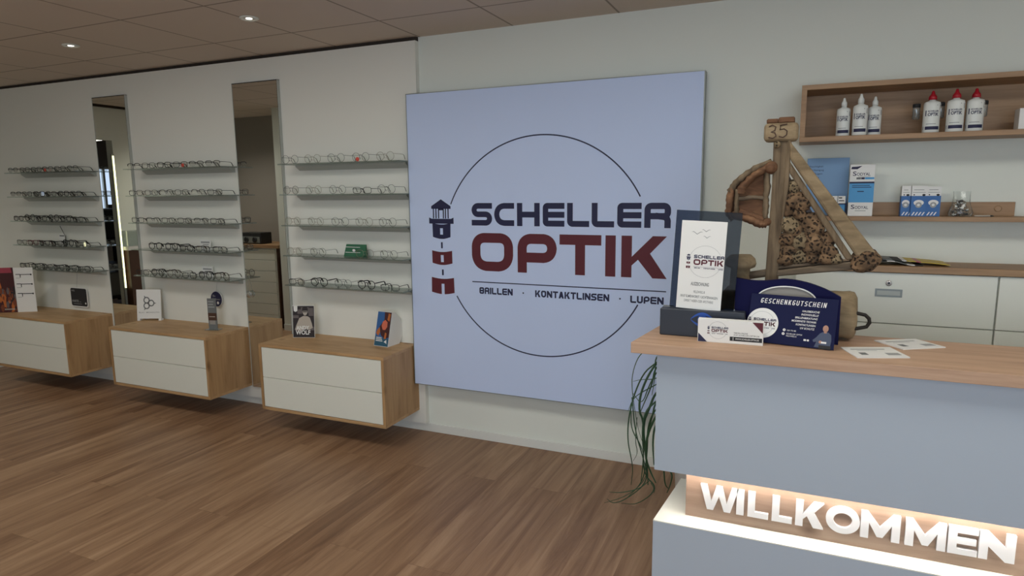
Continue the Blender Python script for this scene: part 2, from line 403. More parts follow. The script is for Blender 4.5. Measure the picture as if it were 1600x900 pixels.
M['soil'] = plain('soil', (.03, .02, .012), .95, bump=.8)
M['bluebox'] = plain('dark_blue_acrylic', (.004, .004, .045), .55, spec=.12)
M['vouch'] = plain('navy_card', (.011, .014, .055), .6, spec=.12)
M['liner'] = plain('grey_lining', (.30, .285, .26), .7)
M['slate'] = plain('navy_stand_base', (.022, .028, .042), .5)
M['eyeblue'] = plain('royal_blue_print', (.02, .09, .42), .5)
M['greyprint'] = plain('grey_print', (.35, .36, .36), .6)
M['midgrey'] = plain('mid_grey_print', (.16, .17, .17), .6)
M['lightblue'] = plain('light_blue_card', (.20, .36, .60), .5)
M['cyan'] = plain('sky_blue_print', (.07, .33, .66), .5)
M['packblue'] = plain('blue_carton', (.03, .14, .40), .5)
M['green'] = plain('green_card', (.012, .13, .06), .5)
M['reddot'] = plain('coral_red_sticker', (.75, .10, .07), .5)
M['redcap'] = plain('red_cap', (.38, .008, .02), .35)
M['bottle'] = plain('white_bottle', (.74, .76, .73), .35)
M['yellow'] = plain('yellow_print', (.55, .40, .03), .5)
M['skin'] = plain('printed_skin', (.45, .25, .18), .6)
M['sweater'] = plain('printed_blue_grey', (.06, .08, .14), .6)
M['sepia'] = plain('sepia_print', (.48, .43, .37), .6)
M['sepiad'] = plain('dark_sepia_print', (.022, .016, .018), .6)
M['sepiam'] = plain('mid_sepia_print', (.13, .11, .11), .6)
M['orange'] = plain('orange_print', (.50, .14, .03), .6)
M['dorange'] = plain('rust_print', (.20, .05, .02), .6)
M['coral'] = plain('coral_print', (.65, .16, .09), .6)
M['maroon'] = plain('maroon_print', (.06, .012, .014), .6)
M['pink'] = plain('pink_red_print', (.36, .05, .08), .6)
M['pblue'] = plain('poster_blue', (.03, .12, .33), .6)
M['teal'] = plain('poster_teal', (.02, .10, .17), .6)
M['brown'] = plain('dark_brown_panel', (.075, .035, .022), .5)
M['ledlamp'] = emit('led_strip_light', (1, .90, .80), LED_STRENGTH)
M['panelglow'] = emit('led_panel_diffuser', (1, .985, .90), PANEL_STRENGTH)
M['dimglow'] = emit('dim_led_panel', (1, .985, .90), 8)
M['spotglow'] = emit('spot_lamp', (1, .95, .85), 3)
M['yled'] = emit('yellow_led_tube', (1, .95, .55), 3.5)
M['officelamp'] = emit('office_lamp_diffuser', (1, .97, .85), 6)
M['trinket'] = plain('mixed_metal_trinkets', (.20, .13, .10), .4, metal=.4, var=1.0, scale=160)

def floor_mat():
    m, nt, b = new('vinyl_plank_floor'); N = nt.nodes.new; Lk = nt.links.new
    tc = N('ShaderNodeTexCoord'); sp = N('ShaderNodeSeparateXYZ'); Lk(tc.outputs['Object'], sp.inputs[0]); cb = N('ShaderNodeCombineXYZ')
    Lk(sp.outputs['Y'], cb.inputs['X']); Lk(sp.outputs['X'], cb.inputs['Y'])
    br = N('ShaderNodeTexBrick'); br.offset = .37; br.inputs['Scale'].default_value = 1; br.inputs['Brick Width'].default_value = 1.4; br.inputs['Row Height'].default_value = .21
    br.inputs['Mortar Size'].default_value = .0012; br.inputs['Bias'].default_value = 0; br.inputs['Mortar Smooth'].default_value = .3
    br.inputs['Color1'].default_value = (.36, .36, .36, 1); br.inputs['Color2'].default_value = (.60, .60, .60, 1); br.inputs['Mortar'].default_value = (.22, .22, .22, 1)
    Lk(cb.outputs[0], br.inputs['Vector'])
    mp = N('ShaderNodeMapping'); mp.inputs['Scale'].default_value = (11, .75, 1); Lk(tc.outputs['Object'], mp.inputs['Vector'])
    add = N('ShaderNodeVectorMath'); add.operation = 'ADD'; sc = N('ShaderNodeVectorMath'); sc.operation = 'SCALE'; sc.inputs['Scale'].default_value = 9
    Lk(br.outputs['Color'], sc.inputs[0]); Lk(mp.outputs[0], add.inputs[0]); Lk(sc.outputs[0], add.inputs[1])
    n = N('ShaderNodeTexNoise'); n.inputs['Scale'].default_value = 1.3; n.inputs['Detail'].default_value = 9; n.inputs['Roughness'].default_value = .65; n.inputs['Distortion'].default_value = .8
    Lk(add.outputs[0], n.inputs['Vector'])
    mx = N('ShaderNodeMix'); mx.data_type = 'FLOAT'; mx.inputs['Factor'].default_value = .30; Lk(n.outputs['Fac'], mx.inputs['A']); Lk(br.outputs['Color'], mx.inputs['B'])
    r = ramp(nt, [(.28, (.11, .054, .028)), (.42, (.225, .122, .066)), (.54, (.33, .195, .110)), (.70, (.48, .31, .19))]); Lk(mx.outputs['Result'], r.inputs['Fac'])
    Lk(r.outputs['Color'], b.inputs['Base Color']); b.inputs['Roughness'].default_value = .42; b.inputs['Specular IOR Level'].default_value = .4
    bp = N('ShaderNodeBump'); bp.inputs['Strength'].default_value = .12; bp.inputs['Distance'].default_value = .002; Lk(n.outputs['Fac'], bp.inputs['Height']); Lk(bp.outputs['Normal'], b.inputs['Normal'])
    return m
def ceil_mat(gx, gy, T):
    m, nt, b = new('mineral_ceiling_tiles'); N = nt.nodes.new; Lk = nt.links.new
    tc = N('ShaderNodeTexCoord'); sp = N('ShaderNodeSeparateXYZ'); Lk(tc.outputs['Object'], sp.inputs[0]); ds = []
    for ax, g in (('X', gx), ('Y', gy)):
        a = N('ShaderNodeMath'); a.operation = 'SUBTRACT'; Lk(sp.outputs[ax], a.inputs[0]); a.inputs[1].default_value = g
        d = N('ShaderNodeMath'); d.operation = 'PINGPONG'; Lk(a.outputs[0], d.inputs[0]); d.inputs[1].default_value = T/2; ds.append(d)
    mn = N('ShaderNodeMath'); mn.operation = 'MINIMUM'; Lk(ds[0].outputs[0], mn.inputs[0]); Lk(ds[1].outputs[0], mn.inputs[1])
    r = ramp(nt, [(.0, (.28, .24, .195)), (.0035, (.33, .28, .23)), (.008, (.66, .58, .50))]); Lk(mn.outputs[0], r.inputs['Fac'])
    Lk(r.outputs['Color'], b.inputs['Base Color']); b.inputs['Roughness'].default_value = .9; b.inputs['Specular IOR Level'].default_value = .1
    return m
M['floor'] = floor_mat()
M['ceiling'] = ceil_mat(-2.1876, -.4261, .625)

# ------------------------------------------------------------------ the room
ZC = 2.533; PP = -.0385; XL, XR, YF = -6.8, 2.7, -7.0
mb = MB(); mb.box(-11, XR+.1, YF-.1, .1, -.1, 0); struct('floor', mb, M['floor'])
mb = MB(); mb.box(-11, XR+.1, YF-.1, .1, ZC, ZC+.1); struct('ceiling', mb, M['ceiling'])
mb = MB(); mb.box(XL-.1, XR+.1, 0, .1, 0, ZC); struct('wall_back', mb, M['wall'])
mb = MB(); mb.box(XL, -2.2, PP, 0, .062, 2.508); struct('wall_back_panel', mb, M['panelwall'])
mb = MB(); mb.box(XL, -2.2, -.022, 0, 2.508, ZC); struct('gap_shade_1', mb, M['gapshade'])  # shade of the open gap above the panel, put in as a dark strip
mb = MB(); mb.box(XL, XR, -.012, 0, 0, .056, .002); struct('baseboard_back', mb, M['base'])
mb = MB(); mb.box(XR, XR+.1, YF, 0, 0, ZC); struct('wall_right', mb, M['wall'])
mb = MB()   # left wall with a doorway
mb.box(XL-.1, XL, -.45, 0, 0, ZC); mb.box(XL-.1, XL, -2.85, -1.32, 0, ZC); mb.box(XL-.1, XL, -1.32, -.45, 2.17, ZC); mb.box(XL-.1, XL, YF, -2.85, 0, ZC)
struct('wall_left', mb, M['wall'])
mb = MB(); mb.box(XL, XL+.012, -1.32-1.4, -1.32, 0, .056); mb.box(XL, XL+.012, -.45, -.04, 0, .056); struct('baseboard_left', mb, M['base'])
mb = MB(); mb.box(XL, XL+.02, -2.8, -1.32, 2.508, ZC); mb.box(XL, XL+.02, -1.32, -.04, 2.508, ZC); struct('gap_shade_2', mb, M['gapshade'])  # same painted gap shade along the left wall
mb = MB(); mb.box(XL, -5.2, -2.92, -2.815, 0, ZC); struct('wall_partition', mb, M['taupe'])
mb = MB(); mb.box(-5.45, -4.95, -2.92, -2.27, 0, ZC); struct('wall_pier', mb, M['wall'])
mb = MB(); mb.box(-5.46, -4.94, -2.282, -2.27, 0, .07); mb.box(-5.45, -4.95, -2.27, -2.262, 0, .07); struct('baseboard_pier', mb, M['base'])
# front wall with the shop window (behind the camera)
mb = MB(); mb.box(XL, -1.3, YF-.1, YF, 0, ZC); mb.box(2.5, XR, YF-.1, YF, 0, ZC); mb.box(-1.3, 2.5, YF-.1, YF, 0, .3); mb.box(-1.3, 2.5, YF-.1, YF, 2.4, ZC)
struct('wall_front', mb, M['wall'])
mb = MB()
for a, b in ((-1.3, -1.24), (-.03, .03), (1.22, 1.28), (2.44, 2.5)): mb.box(a, b, YF-.08, YF-.02, .3, 2.4)
mb.box(-1.3, 2.5, YF-.08, YF-.02, .3, .36); mb.box(-1.3, 2.5, YF-.08, YF-.02, 2.34, 2.4); struct('window_1', mb, M['alu'])
# back office seen through the doorway in the mirror
mb = MB(); mb.box(-10.6, -10.5, -5, .1, 0, .9); mb.box(-10.6, -10.5, -5, .1, 2.05, ZC); mb.box(-10.6, -10.5, -3.55, .1, .9, 2.05); mb.box(-10.6, -10.5, -5, -3.95, .9, 2.05); struct('wall_office', mb, M['taupe'])
mb = MB(); mb.box(-10.5, XL-.1, 0, .1, 0, ZC); struct('wall_office_back', mb, M['taupe'])
mb = MB(); mb.box(-10.5, XL-.1, -5.1, -5, 0, ZC); struct('wall_office_front', mb, M['taupe'])
mb = MB()
for a, b in ((-3.95, -3.91), (-3.77, -3.73), (-3.59, -3.55)): mb.box(-10.56, -10.52, a, b, .9, 2.05)
mb.box(-10.56, -10.52, -3.95, -3.55, .9, .94); mb.box(-10.56, -10.52, -3.95, -3.55, 2.01, 2.05); struct('window_2', mb, M['white'])

# ------------------------------------------------------------------ lamps
def panel_lamp(x, y, label, glow='panelglow'):
    t = thing('ceiling_light', label, 'ceiling light', (x, y, ZC), 'square ceiling lights')
    mb = MB()
    for a, b, c, d in ((-.31, .31, -.31, -.295), (-.31, .31, .295, .31), (-.31, -.295, -.295, .295), (.295, .31, -.295, .295)): mb.box(x+a, x+b, y+c, y+d, ZC-.012, ZC-.001)
    mb.build('frame', M['white'], t)
    mb = MB(); mb.box(x-.295, x+.295, y-.295, y+.295, ZC-.008, ZC-.002); mb.build('diffuser', M[glow], t)
panel_lamp(-4.375, -1.9886, 'square ceiling light in front of the mirrors', 'dimglow')
panel_lamp(-2.5, -1.9886, 'square ceiling light above the floor in front of the big sign')
panel_lamp(-.625, -1.9886, 'square ceiling light above the left end of the welcome desk')
panel_lamp(1.25, -1.9886, 'square ceiling light above the right part of the welcome desk')
panel_lamp(-.94, -4.49, 'square ceiling light near the front of the shop')
def spot(x, y, label):
    t = thing('ceiling_spotlight', label, 'spotlight', (x, y, ZC), 'recessed ceiling spots')
    mb = MB(); mb.lathe([(.036, -.001), (.048, -.001), (.050, -.006), (.046, -.010), (.038, -.010), (.036, -.004)], (x, y, ZC), 28); mb.build('trim_ring', M['white'], t)
    mb = MB(); mb.lathe([(.036, -.001), (.034, -.004), (.02, -.006)], (x, y, ZC), 24); mb.build('reflector', M['chrome'], t)
    mb = MB(); mb.lathe([(.016, -.0055), (.017, -.008), (.008, -.010)], (x, y, ZC), 16); mb.build('lamp', M['spotglow'], t)
spot(-6.1, -1.95, 'added fill spot in the ceiling, far left corner above the white chest')  # added spot and beam, brightening the nook that the mirrors reflect
sl = bpy.data.lights.new('fill_beam', 'SPOT'); sl.energy = 38; sl.spot_size = 2.4; sl.spot_blend = .9; sl.shadow_soft_size = .04; sl.color = (1, .93, .82)
so = bpy.data.objects.new('fill_beam', sl); COL.objects.link(so); so.location = (-6.1, -1.95, ZC-.02)
spot(-4.272, -.79, 'round recessed ceiling spot on the left, above the first gap with mirror')
spot(-2.775, -.79, 'round recessed ceiling spot right of the other, nearer the big sign')

# ------------------------------------------------------------------ floating cabinets
CT, CB, CF = .6033, .1535, -.4261
def cabinet(x0, x1, label):
    t = thing('wall_cabinet', label, 'cabinet', ((x0+x1)/2, CF/2, CB), 'floating drawer cabinets')
    mb = MB(); w = .019
    mb.mat(M['oak']); mb.box(x0, x1, CF, PP, CT-w, CT, .001); mb.box(x0, x1, CF, PP, CB, CB+w, .001)
    mb.mat(M['oakv']); mb.box(x0, x0+w, CF, PP, CB+w, CT-w); mb.box(x1-w, x1, CF, PP, CB+w, CT-w)
    mb.mat(M['seam']); mb.box(x0+w, x1-w, CF+.03, PP, CB+w, CT-w); mb.build('carcass', None, t)
    zm = (CT+CB)/2
    mb = MB(); mb.box(x0+w+.003, x1-w-.003, CF+.002, CF+.02, zm+.0015, CT-w-.003, .0012); mb.build('drawer_front', M['white'], t)
    mb = MB(); mb.box(x0+w+.003, x1-w-.003, CF+.002, CF+.02, CB+w+.003, zm-.0015, .0012); mb.build('drawer_front', M['white'], t)
cabinet(-3.244, -2.2494, 'floating oak cabinet with two white drawers, beside the big sign')
cabinet(-4.7385, -3.7259, 'floating oak cabinet with two white drawers, between the two mirrors')
cabinet(-6.24, -5.2505, 'floating oak cabinet with two white drawers, leftmost, cut by the photo edge')

# ------------------------------------------------------------------ mirrors
def mirror(x0, x1, label):
    t = thing('wall_mirror', label, 'mirror', ((x0+x1)/2, -.048, .15), 'tall wall mirrors')
    mb = MB(); mb.box(x0+.006, x1-.006, -.0535, PP, .155, 2.347); mb.build('backing', M['rail'], t)
    mb = MB(); mb.box(x0, x1, -.0585, -.0536, .15, 2.352, .0015); mb.build('mirror_glass', M['mirror'], t)
    mb = MB(); mb.mat(M['rail'])
    mb.box(x1-.001, x1+.004, -.060, PP, .15, 2.356); mb.box(x0-.003, x0+.0005, -.060, PP, .15, 2.356); mb.mat(M['seam']); mb.box(x1-.004, x1-.0012, -.0592, -.0586, .15, 2.352); mb.box(x0-.003, x1+.004, -.060, PP, 2.352, 2.356); mb.build('edge_frame', None, t)
mirror(-3.70, -3.288, 'tall frameless mirror nearer the big sign, between two cabinets')
mirror(-5.20, -4.818, 'tall frameless mirror on the left, reflecting a bright yellow light tube')

# ------------------------------------------------------------------ glass shelves
ROWS = [(1.742, 'top'), (1.5415, 'second'), (1.336, 'middle'), (1.1325, 'fourth'), (.930, 'bottom')]
GROUPS = [(-6.18, -5.264, -6.205, -5.235, 'left of both mirrors'), (-4.655, -3.745, -4.712, -3.70, 'between the two mirrors'), (-3.142, -2.263, -3.192, -2.235, 'beside the big sign')]
GY = -.205
for gi, (rx0, rx1, gx0, gx1, place) in enumerate(GROUPS):
    for z, rn in ROWS:
        t = thing('glass_shelf', f'glass eyewear shelf on grey rail, {rn} one of the five {place}', 'shelf', ((rx0+rx1)/2, PP, z), 'glass eyewear shelves')
        mb = MB()
        prof = [(PP, z+.034), (PP, z), (PP-.014, z), (PP-.052, z+.026), (PP-.052, z+.034)]
        mb.prism(prof, rx0, rx1, 'yz'); mb.build('rail', M['rail'], t)
        mb = MB(); mb.box(gx0, gx1, GY, PP-.001, z+.0345, z+.0415, .001); mb.build('glass_panel', M['glass'], t)

# ------------------------------------------------------------------ eyeglasses
def make_glasses(kind, fm, heavy):
    """built once per look at the origin: front at y=0 looking to -y, lens bottoms at z=0"""
    root = bpy.data.objects.new('eyeglasses', None); root.empty_display_size = .03
    r = {0: .0011, 1: .0017, 2: .0024}[heavy]
    lw, lh = {'round': (.056, .053), 'rect': (.058, .038), 'half': (.058, .038)}[kind]
    e = {'round': 2.0, 'rect': 3.6, 'half': 3.2}[kind]; br = .019
    def outline(cx, n=26, rr=1.0):
        P = []
        for k in range(n):
            a = 2*PI*k/n; c, s_ = math.cos(a), math.sin(a)
            P.append((cx+math.copysign(abs(c)**(2/e), c)*lw/2*rr, 0, r+lh/2+math.copysign(abs(s_)**(2/e), s_)*lh/2*rr))
        return P
    cxs = (-(lw+br)/2, (lw+br)/2); fr = MB()
    for cx in cxs:
        P = outline(cx)
        if kind == 'half':
            up_ = [p for p in P if p[2] > r+lh*.45]; up_.sort(key=lambda p: p[0]); fr.tube(up_, r*1.3, 6)
        else: fr.tube(P, r, 6, closed=True)
    zb = r+lh*.72
    fr.tube([(-br/2, 0, zb), (-br/4, -.003, zb+.003), (br/4, -.003, zb+.003), (br/2, 0, zb)], r*1.1, 6)
    xe = (lw+br)/2+lw/2
    for s_ in (-1, 1): fr.tube([(s_*(xe-.001), 0, zb+.002), (s_*(xe+.005), .002, zb+.002), (s_*(xe+.006), .008, zb+.002)], r*1.2, 6)
    for s_ in (-1, 1): fr.tube([(s_*br*.45, .001, r+lh*.45), (s_*br*.38, .006, r+lh*.38), (s_*br*.42, .005, r+lh*.25)], .0014, 5)
    o = fr.build('frame_front', fm); o.parent = root
    for cx in cxs:
        lb = MB(); P = outline(cx, 26, .985); lb.prism([(a, c) for a, b, c in P], -.0006, .0006); o = lb.build('lens', M['lens']); o.parent = root
    for s_ in (-1, 1):
        tb = MB(); zt = zb+.002
        tb.tube([(s_*(xe+.006), .006, zt), (s_*(xe+.005), .05, zt), (s_*(xe+.001), .096, zt-.001), (s_*(xe-.002), .108, zt-.007), (s_*(xe-.004), .122, max(.0035, zt-.030))],
                [r*1.1, r*1.05, r*1.15, r*1.5+.0004, r*1.5+.0005], 6, 1.0 if heavy < 2 else 1.3)
        o = tb.build('temple', fm); o.parent = root
    return root
PROTO = {}
LOOK = {'g': ('round', 'gframe', 0, 'thin grey round wire'), 'o': ('round', 'gold', 0, 'thin pale gold round wire'), 'd': ('half', 'dframe', 1, 'dark half-rim'),
        'r': ('rect', 'dframe', 1, 'thin dark rectangular'), 'b': ('rect', 'bframe', 2, 'thick black rectangular'), 'B': ('round', 'bframe', 2, 'thick black round'),
        'R': ('rect', 'rframe', 2, 'dark red rectangular'), 't': ('round', 'tort', 1, 'brown round')}
ORD = ['first', 'second', 'third', 'fourth', 'fifth', 'sixth', 'seventh', 'eighth', 'ninth']
LAY = [['drrdrd', 'drbrbr', 'bBbBbr', 'rRbrBr', 'brrbrr'],
       ['drbrdd', 'rrdrdr', 'rdrrdr', '.BBbrr', 'rBtrBt'],
       ['goggo', 'gogrg', 'oogog', 'og.og', 'rBgBr']]
def place(key, x, z, label, group, rz=0, yy=-.180):
    if key not in PROTO: PROTO[key] = make_glasses(LOOK[key][0], M[LOOK[key][1]], LOOK[key][2]); o = PROTO[key]; COL.objects.link(o)
    else: o = dup(PROTO[key])
    o.location = (x, yy, z); o.rotation_euler = (0, 0, rz); tag(o, label, 'glasses', group); return o
for gi, (rx0, rx1, gx0, gx1, placen) in enumerate(GROUPS):
    for ri, (z, rn) in enumerate(ROWS):
        row = LAY[gi][ri]; n = len(row); a, b = gx0+.085, gx1-.10
        cnt = 0
        for k, c in enumerate(row):
            if c == '.': continue
            x = a+(b-a)*k/(n-1)+random.uniform(-.006, .006)
            if gi == 2 and k == n-1: x = gx1-.115
            place(c, x, z+.0418, f'{LOOK[c][3]} eyeglasses, {ORD[cnt]} from left, {rn} shelf {placen}', 'eyeglasses on the glass shelves', random.uniform(-.05, .05)); cnt += 1
# raised eyeglass temple on an added foot, left rack
t = thing('raised_temple', 'thin bent grey eyeglass temple standing up among glasses, fourth shelf left of both mirrors', 'display stand', (-5.66, -.1, 1.1745))
mb = MB(); mb.lathe([(.012, 0), (.012, .003), (.004, .005)], (-5.66, -.1, 1.1745), 14); mb.build('added_foot', M['gframe'], t)
mb = MB(); mb.tube([(-5.66, -.1, 1.176), (-5.655, -.1, 1.24), (-5.662, -.1, 1.262), (-5.71, -.1, 1.335)], .0028, 6); mb.build('temple_wire', M['gframe'], t)
def red_dot(x, z, label):
    mb = MB(); mb.lathe([(.001, -.002), (.013, -.0018), (.013, .0018), (.001, .002)], (x, -.199, z+.0135), 20, 'y'); o = mb.build('price_dot', M['reddot']); tag(o, label, 'price tag', 'red round tags')
red_dot(-5.66, 1.7837, 'red round tag on top glass shelf left of both mirrors')
red_dot(-4.08, 1.7837, 'red round tag on top glass shelf between the two mirrors')
red_dot(-2.545, 1.7837, 'red round tag on top glass shelf beside the big sign')
# green brand card on the right rack
t = thing('display_card', 'small green folded brand card on fourth shelf beside the big sign', 'display card', (-2.66, -.10, 1.1745))
mb = MB(); mb.mat(M['green']); mb.prism([(-.125, 1.1745), (-.085, 1.1745), (-.088, 1.252), (-.092, 1.252)], -2.745, -2.585, 'yz')
mb.mat(M['paper']); mb.disc(-2.66, 1.215, .012, -.1265, 18, .009)
for k in (1.235, 1.2): mb.rect(-2.73, -2.61, k, k+.003, -.1262)
mb.build('card', None, t)
# small clear name plates behind the glasses on the middle rack
for z, rn in ((1.1325, 'fourth'), (.930, 'bottom')):
    mb = MB(); mb.mat(M['paper']); mb.box(-4.13, -4.02, -.062, -.058, z+.042, z+.118)
    mb.mat(M['greyprint']); mb.rect(-4.12, -4.03, z+.092, z+.105, -.0625); mb.rect(-4.10, -4.04, z+.078, z+.084, -.0625)
    o = mb.build('name_plate', None); tag(o, f'small pale name plate behind the glasses, {rn} shelf between the two mirrors', 'sign', 'pale name plates')
mb = MB(); mb.mat(M['paper']); mb.box(-5.80, -5.72, -.062, -.058, 1.1745, 1.265); mb.mat(M['midgrey']); mb.rect(-5.79, -5.73, 1.243, 1.253, -.0625)
tag(mb.build('name_plate', None), 'small pale name plate behind the glasses, fourth shelf left of both mirrors', 'sign', 'pale name plates')

# ------------------------------------------------------------------ things on and above the cabinets
# black rounded sign hanging under the left rack
t = thing('hanging_sign', 'black rounded-square sign with white border under the leftmost shelves', 'sign', (-5.63, -.06, .64))
def rrect(x0, x1, z0, z1, r, n=6):
    P = []
    for cx, cz, a0 in ((x1-r, z1-r, 0), (x0+r, z1-r, PI/2), (x0+r, z0+r, PI), (x1-r, z0+r, 3*PI/2)):
        for k in range(n+1): a = a0+PI/2*k/n; P.append((cx+r*math.cos(a), cz+r*math.sin(a)))
    return P
mb = MB(); mb.mat(M['paper']); mb.prism(rrect(-5.745, -5.52, .638, .806, .022), -.056, -.052)
mb.mat(M['matblack']); mb.flat(rrect(-5.737, -5.528, .645, .799, .018), -.0565)
mb.mat(M['greyprint']); mb.text('WTE', -5.725, .770, .014, -.057, bold=.02); mb.text('HARTE', -5.725, .678, .020, -.057, bold=.02); mb.text('me', -5.628, .678, .011, -.057); mb.rect(-5.71, -5.60, .662, .665, -.057)
mb.mat(M['paper']); mb.disc(-5.550, .672, .009, -.057, 16); mb.build('sign_plate', None, t)
mb = MB(); mb.tube([(-5.65, -.0395, .93), (-5.65, -.056, .80)], .0008, 5); mb.build('thread', M['greyprint'], t)
# folded poster display at far left
t = thing('poster_display', 'folded poster stand with fiery orange picture and white side of eyeglasses', 'poster', (-6.06, -.27, CT))
A, B_, C_ = Vector((-6.225, -.385)), Vector((-6.087, -.295)), Vector((-5.958, -.215)); ht = .385
def on(P, Q, u, w, off):     # point on the upright plane between P and Q
    d = (Q-P); nrm = Vector((d.y, -d.x)).normalized(); p = P+d*u+nrm*off; return (p.x, p.y, CT+w)
def wallpoly(mb, P, Q, pts, off): mb.face([on(P, Q, u, w, off) for u, w in pts])
def board(mb, P, Q, h, th=.004):
    d = (Q-P); nrm = Vector((d.y, -d.x)).normalized()*th; vs = [(P.x, P.y), (Q.x, Q.y), (Q.x-nrm.x, Q.y-nrm.y), (P.x-nrm.x, P.y-nrm.y)]
    mb.prism(vs, CT, CT+h, 'xy')
mb = MB(); mb.mat(M['paper']); board(mb, A, B_, ht); mb.mat(M['maroon']); wallpoly(mb, A, B_, [(0, 0), (1, 0), (1, ht), (0, ht)], .0006)
mb.mat(M['pink']); wallpoly(mb, A, B_, [(0, ht-.045), (.93, ht-.045), (.9, ht), (0, ht)], .001)
rn_ = random.Random(3)
for k in range(46):
    u, w = rn_.uniform(.25, .97), rn_.uniform(.03, .23); s_ = rn_.uniform(.02, .07)
    mb.mat(M[rn_.choice(['orange', 'dorange', 'dorange', 'sepiad', 'maroon', 'orange', 'sepiam'])])
    pts = [(min(1, max(.0, u+math.cos(a)*s_*2*rn_.uniform(.4, 1))), max(.004, w+math.sin(a)*s_*rn_.uniform(.4, 1))) for a in [q*PI/4 for q in range(8)]]
    wallpoly(mb, A, B_, pts, .0012+k*.00003)
mb.mat(M['sepia'])
for k in range(9): wallpoly(mb, A, B_, [(.42+k*.055, .022), (.42+k*.055+.035, .022), (.42+k*.055+.035, .034), (.42+k*.055, .034)], .0032)
mb.build('picture_side', None, t)
mb = MB(); mb.mat(M['paper']); board(mb, B_, C_, ht-.002)
for k in range(3):
    w = ht-.075-k*.082; mb.mat(M['matblack'])
    for u0, u1, a, b in ((.10, .34, .012, .018), (.34, .92, .010, .016), (.32, .36, -.012, .014), (.86, .93, .006, .018)): wallpoly(mb, B_, C_, [(u0, w+a), (u1, w+a), (u1, w+b), (u0, w+b)], .0008)
    mb.mat(M['greyprint']); wallpoly(mb, B_, C_, [(.10, w-.018), (.33, w-.018), (.33, w-.015), (.10, w-.015)], .0008)
mb.build('eyewear_side', None, t)
# white easel card with knot emblem
t = thing('easel_card', 'white standing card with dark three-pointed knot emblem', 'display card', (-4.66, -.14, CT))
mb = MB(); mb.mat(M['paper']); mb.prism([(-.11, .018), (.11, .018), (.11, .268), (-.11, .268)], -.004, .006); mb.box(-.11, -.085, -.004, .03, 0, .02); mb.box(.085, .11, -.004, .03, 0, .02)
mb.mat(M['midgrey'])
for k in range(3):
    a = PI/2+.5+k*2*PI/3; cx, cz = .028*math.cos(a)-.005, .152+.028*math.sin(a); mb.arc(cx, cz, .024, .010, 0, 2*PI, -.0046, 22)
    d = Vector((math.cos(a), math.sin(a))); n = Vector((-d.y, d.x)); p = Vector((-.005, .152))
    mb.flat([tuple(p+d*.048+n*.009), tuple(p+d*.048-n*.009), tuple(p+d*.075)], -.0047)
mb.mat(M['greyprint']); mb.text('BLAC  MONOLITH', 0, .066, .011, -.0046, width=.185, align='c', bold=.01)
o = mb.build('card', None); o.parent = t; t.rotation_euler = (-.10, 0, .42); t.scale = (.86, 1, .92)
# dark strip stand and round sign
t = thing('strip_stand', 'narrow dark upright strip stand on a clear foot, middle cabinet', 'display stand', (-3.895, -.205, CT))
mb = MB(); mb.mat(M['midgrey']); mb.box(-.034, .034, -.003, .003, .003, .232)
mb.mat(M['greyprint'])
for a, w in ((.205, .045), (.185, .04), (.165, .05)): mb.rect(-.027, -.027+w, a, a+.008, -.0035)
mb.mat(M['brown']); mb.rect(-.034, .034, .07, .125, -.0034); mb.mat(M['sepia'])
for a in (.095, .062, .052, .042): mb.rect(-.024, .022, a, a+.005, -.0038)
o = mb.build('strip', None); o.parent = t
mb = MB(); mb.box(-.055, .055, -.03, .03, .0003, .004, .001); o = mb.build('clear_foot', M['cleartub']); o.parent = t; t.rotation_euler = (0, 0, .25)
t = thing('hanging_sign', 'round dark navy sign hanging on a thread above the middle cabinet', 'sign', (-4.01, -.06, .80))
mb = MB(); mb.mat(M['paper']); mb.lathe([(.001, -.002), (.060, -.0018), (.060, .0018), (.001, .002)], (-4.01, -.056, .802), 36, 'y')
mb.mat(M['navy']); mb.disc(-4.01, .802, .057, -.0585, 36); mb.mat(M['greyprint']); mb.text('Blu', -4.045, .818, .016, -.059, bold=.01); mb.text('Filter', -4.05, .795, .014, -.059, width=.085); mb.mat(M['paper']); mb.disc(-3.995, .773, .011, -.059, 12)
mb.build('sign_disc', None, t)
mb = MB(); mb.tube([(-4.01, -.0395, .93), (-4.01, -.055, .855)], .0008, 5); mb.build('thread', M['greyprint'], t)
# pale oval tag hanging by the mirror
t = thing('hanging_tag', 'pale oval tag on a thread at the mirror nearer the big sign', 'tag', (-3.70, -.09, .86))
mb = MB(); mb.lathe([(.001, -.0015), (.026, -.0014), (.026, .0014), (.001, .0015)], (-3.66, -.075, .86), 24, 'y'); o = mb.build('tag_disc', M['cleartub'], t)
mb = MB(); mb.tube([(-3.70, -.0585, 1.0), (-3.675, -.07, .99), (-3.66, -.075, .887)], .001, 5); mb.build('thread', M['greyprint'], t)
# black and white photo card
t = thing('photo_card', 'black and white photo card of a seated person in a pale jumper', 'photo', (-3.085, -.165, CT))
mb = MB(); mb.mat(M['paper']); mb.box(-.093, .093, -.003, .004, 0, .222); mb.mat(M['sepiad']); mb.rect(-.090, .091, .002, .219, -.0036)
mb.mat(M['sepiam']); 
for x0, x1, z0, z1 in ((-.05, -.01, .165, .195), (-.088, -.04, .135, .155), (.045, .085, .15, .205), (.04, .09, .05, .075), (-.02, .05, .17, .21)): mb.rect(x0, x1, z0, z1, -.004)
mb.mat(M['sepia']); mb.flat([(-.075, .055), (-.062, .085), (-.035, .135), (.0, .150), (.035, .148), (.055, .138), (.070, .10), (.078, .068), (.05, .055), (.01, .06), (-.03, .045)], -.0043)
mb.disc(.015, .178, .019, -.0046, 20, .025); mb.mat(M['sepiad']); mb.flat([(-.008, .185), (.038, .185), (.04, .2), (.03, .212), (.005, .214), (-.008, .203)], -.0049); mb.rect(-.002, .032, .176, .182, -.0049)
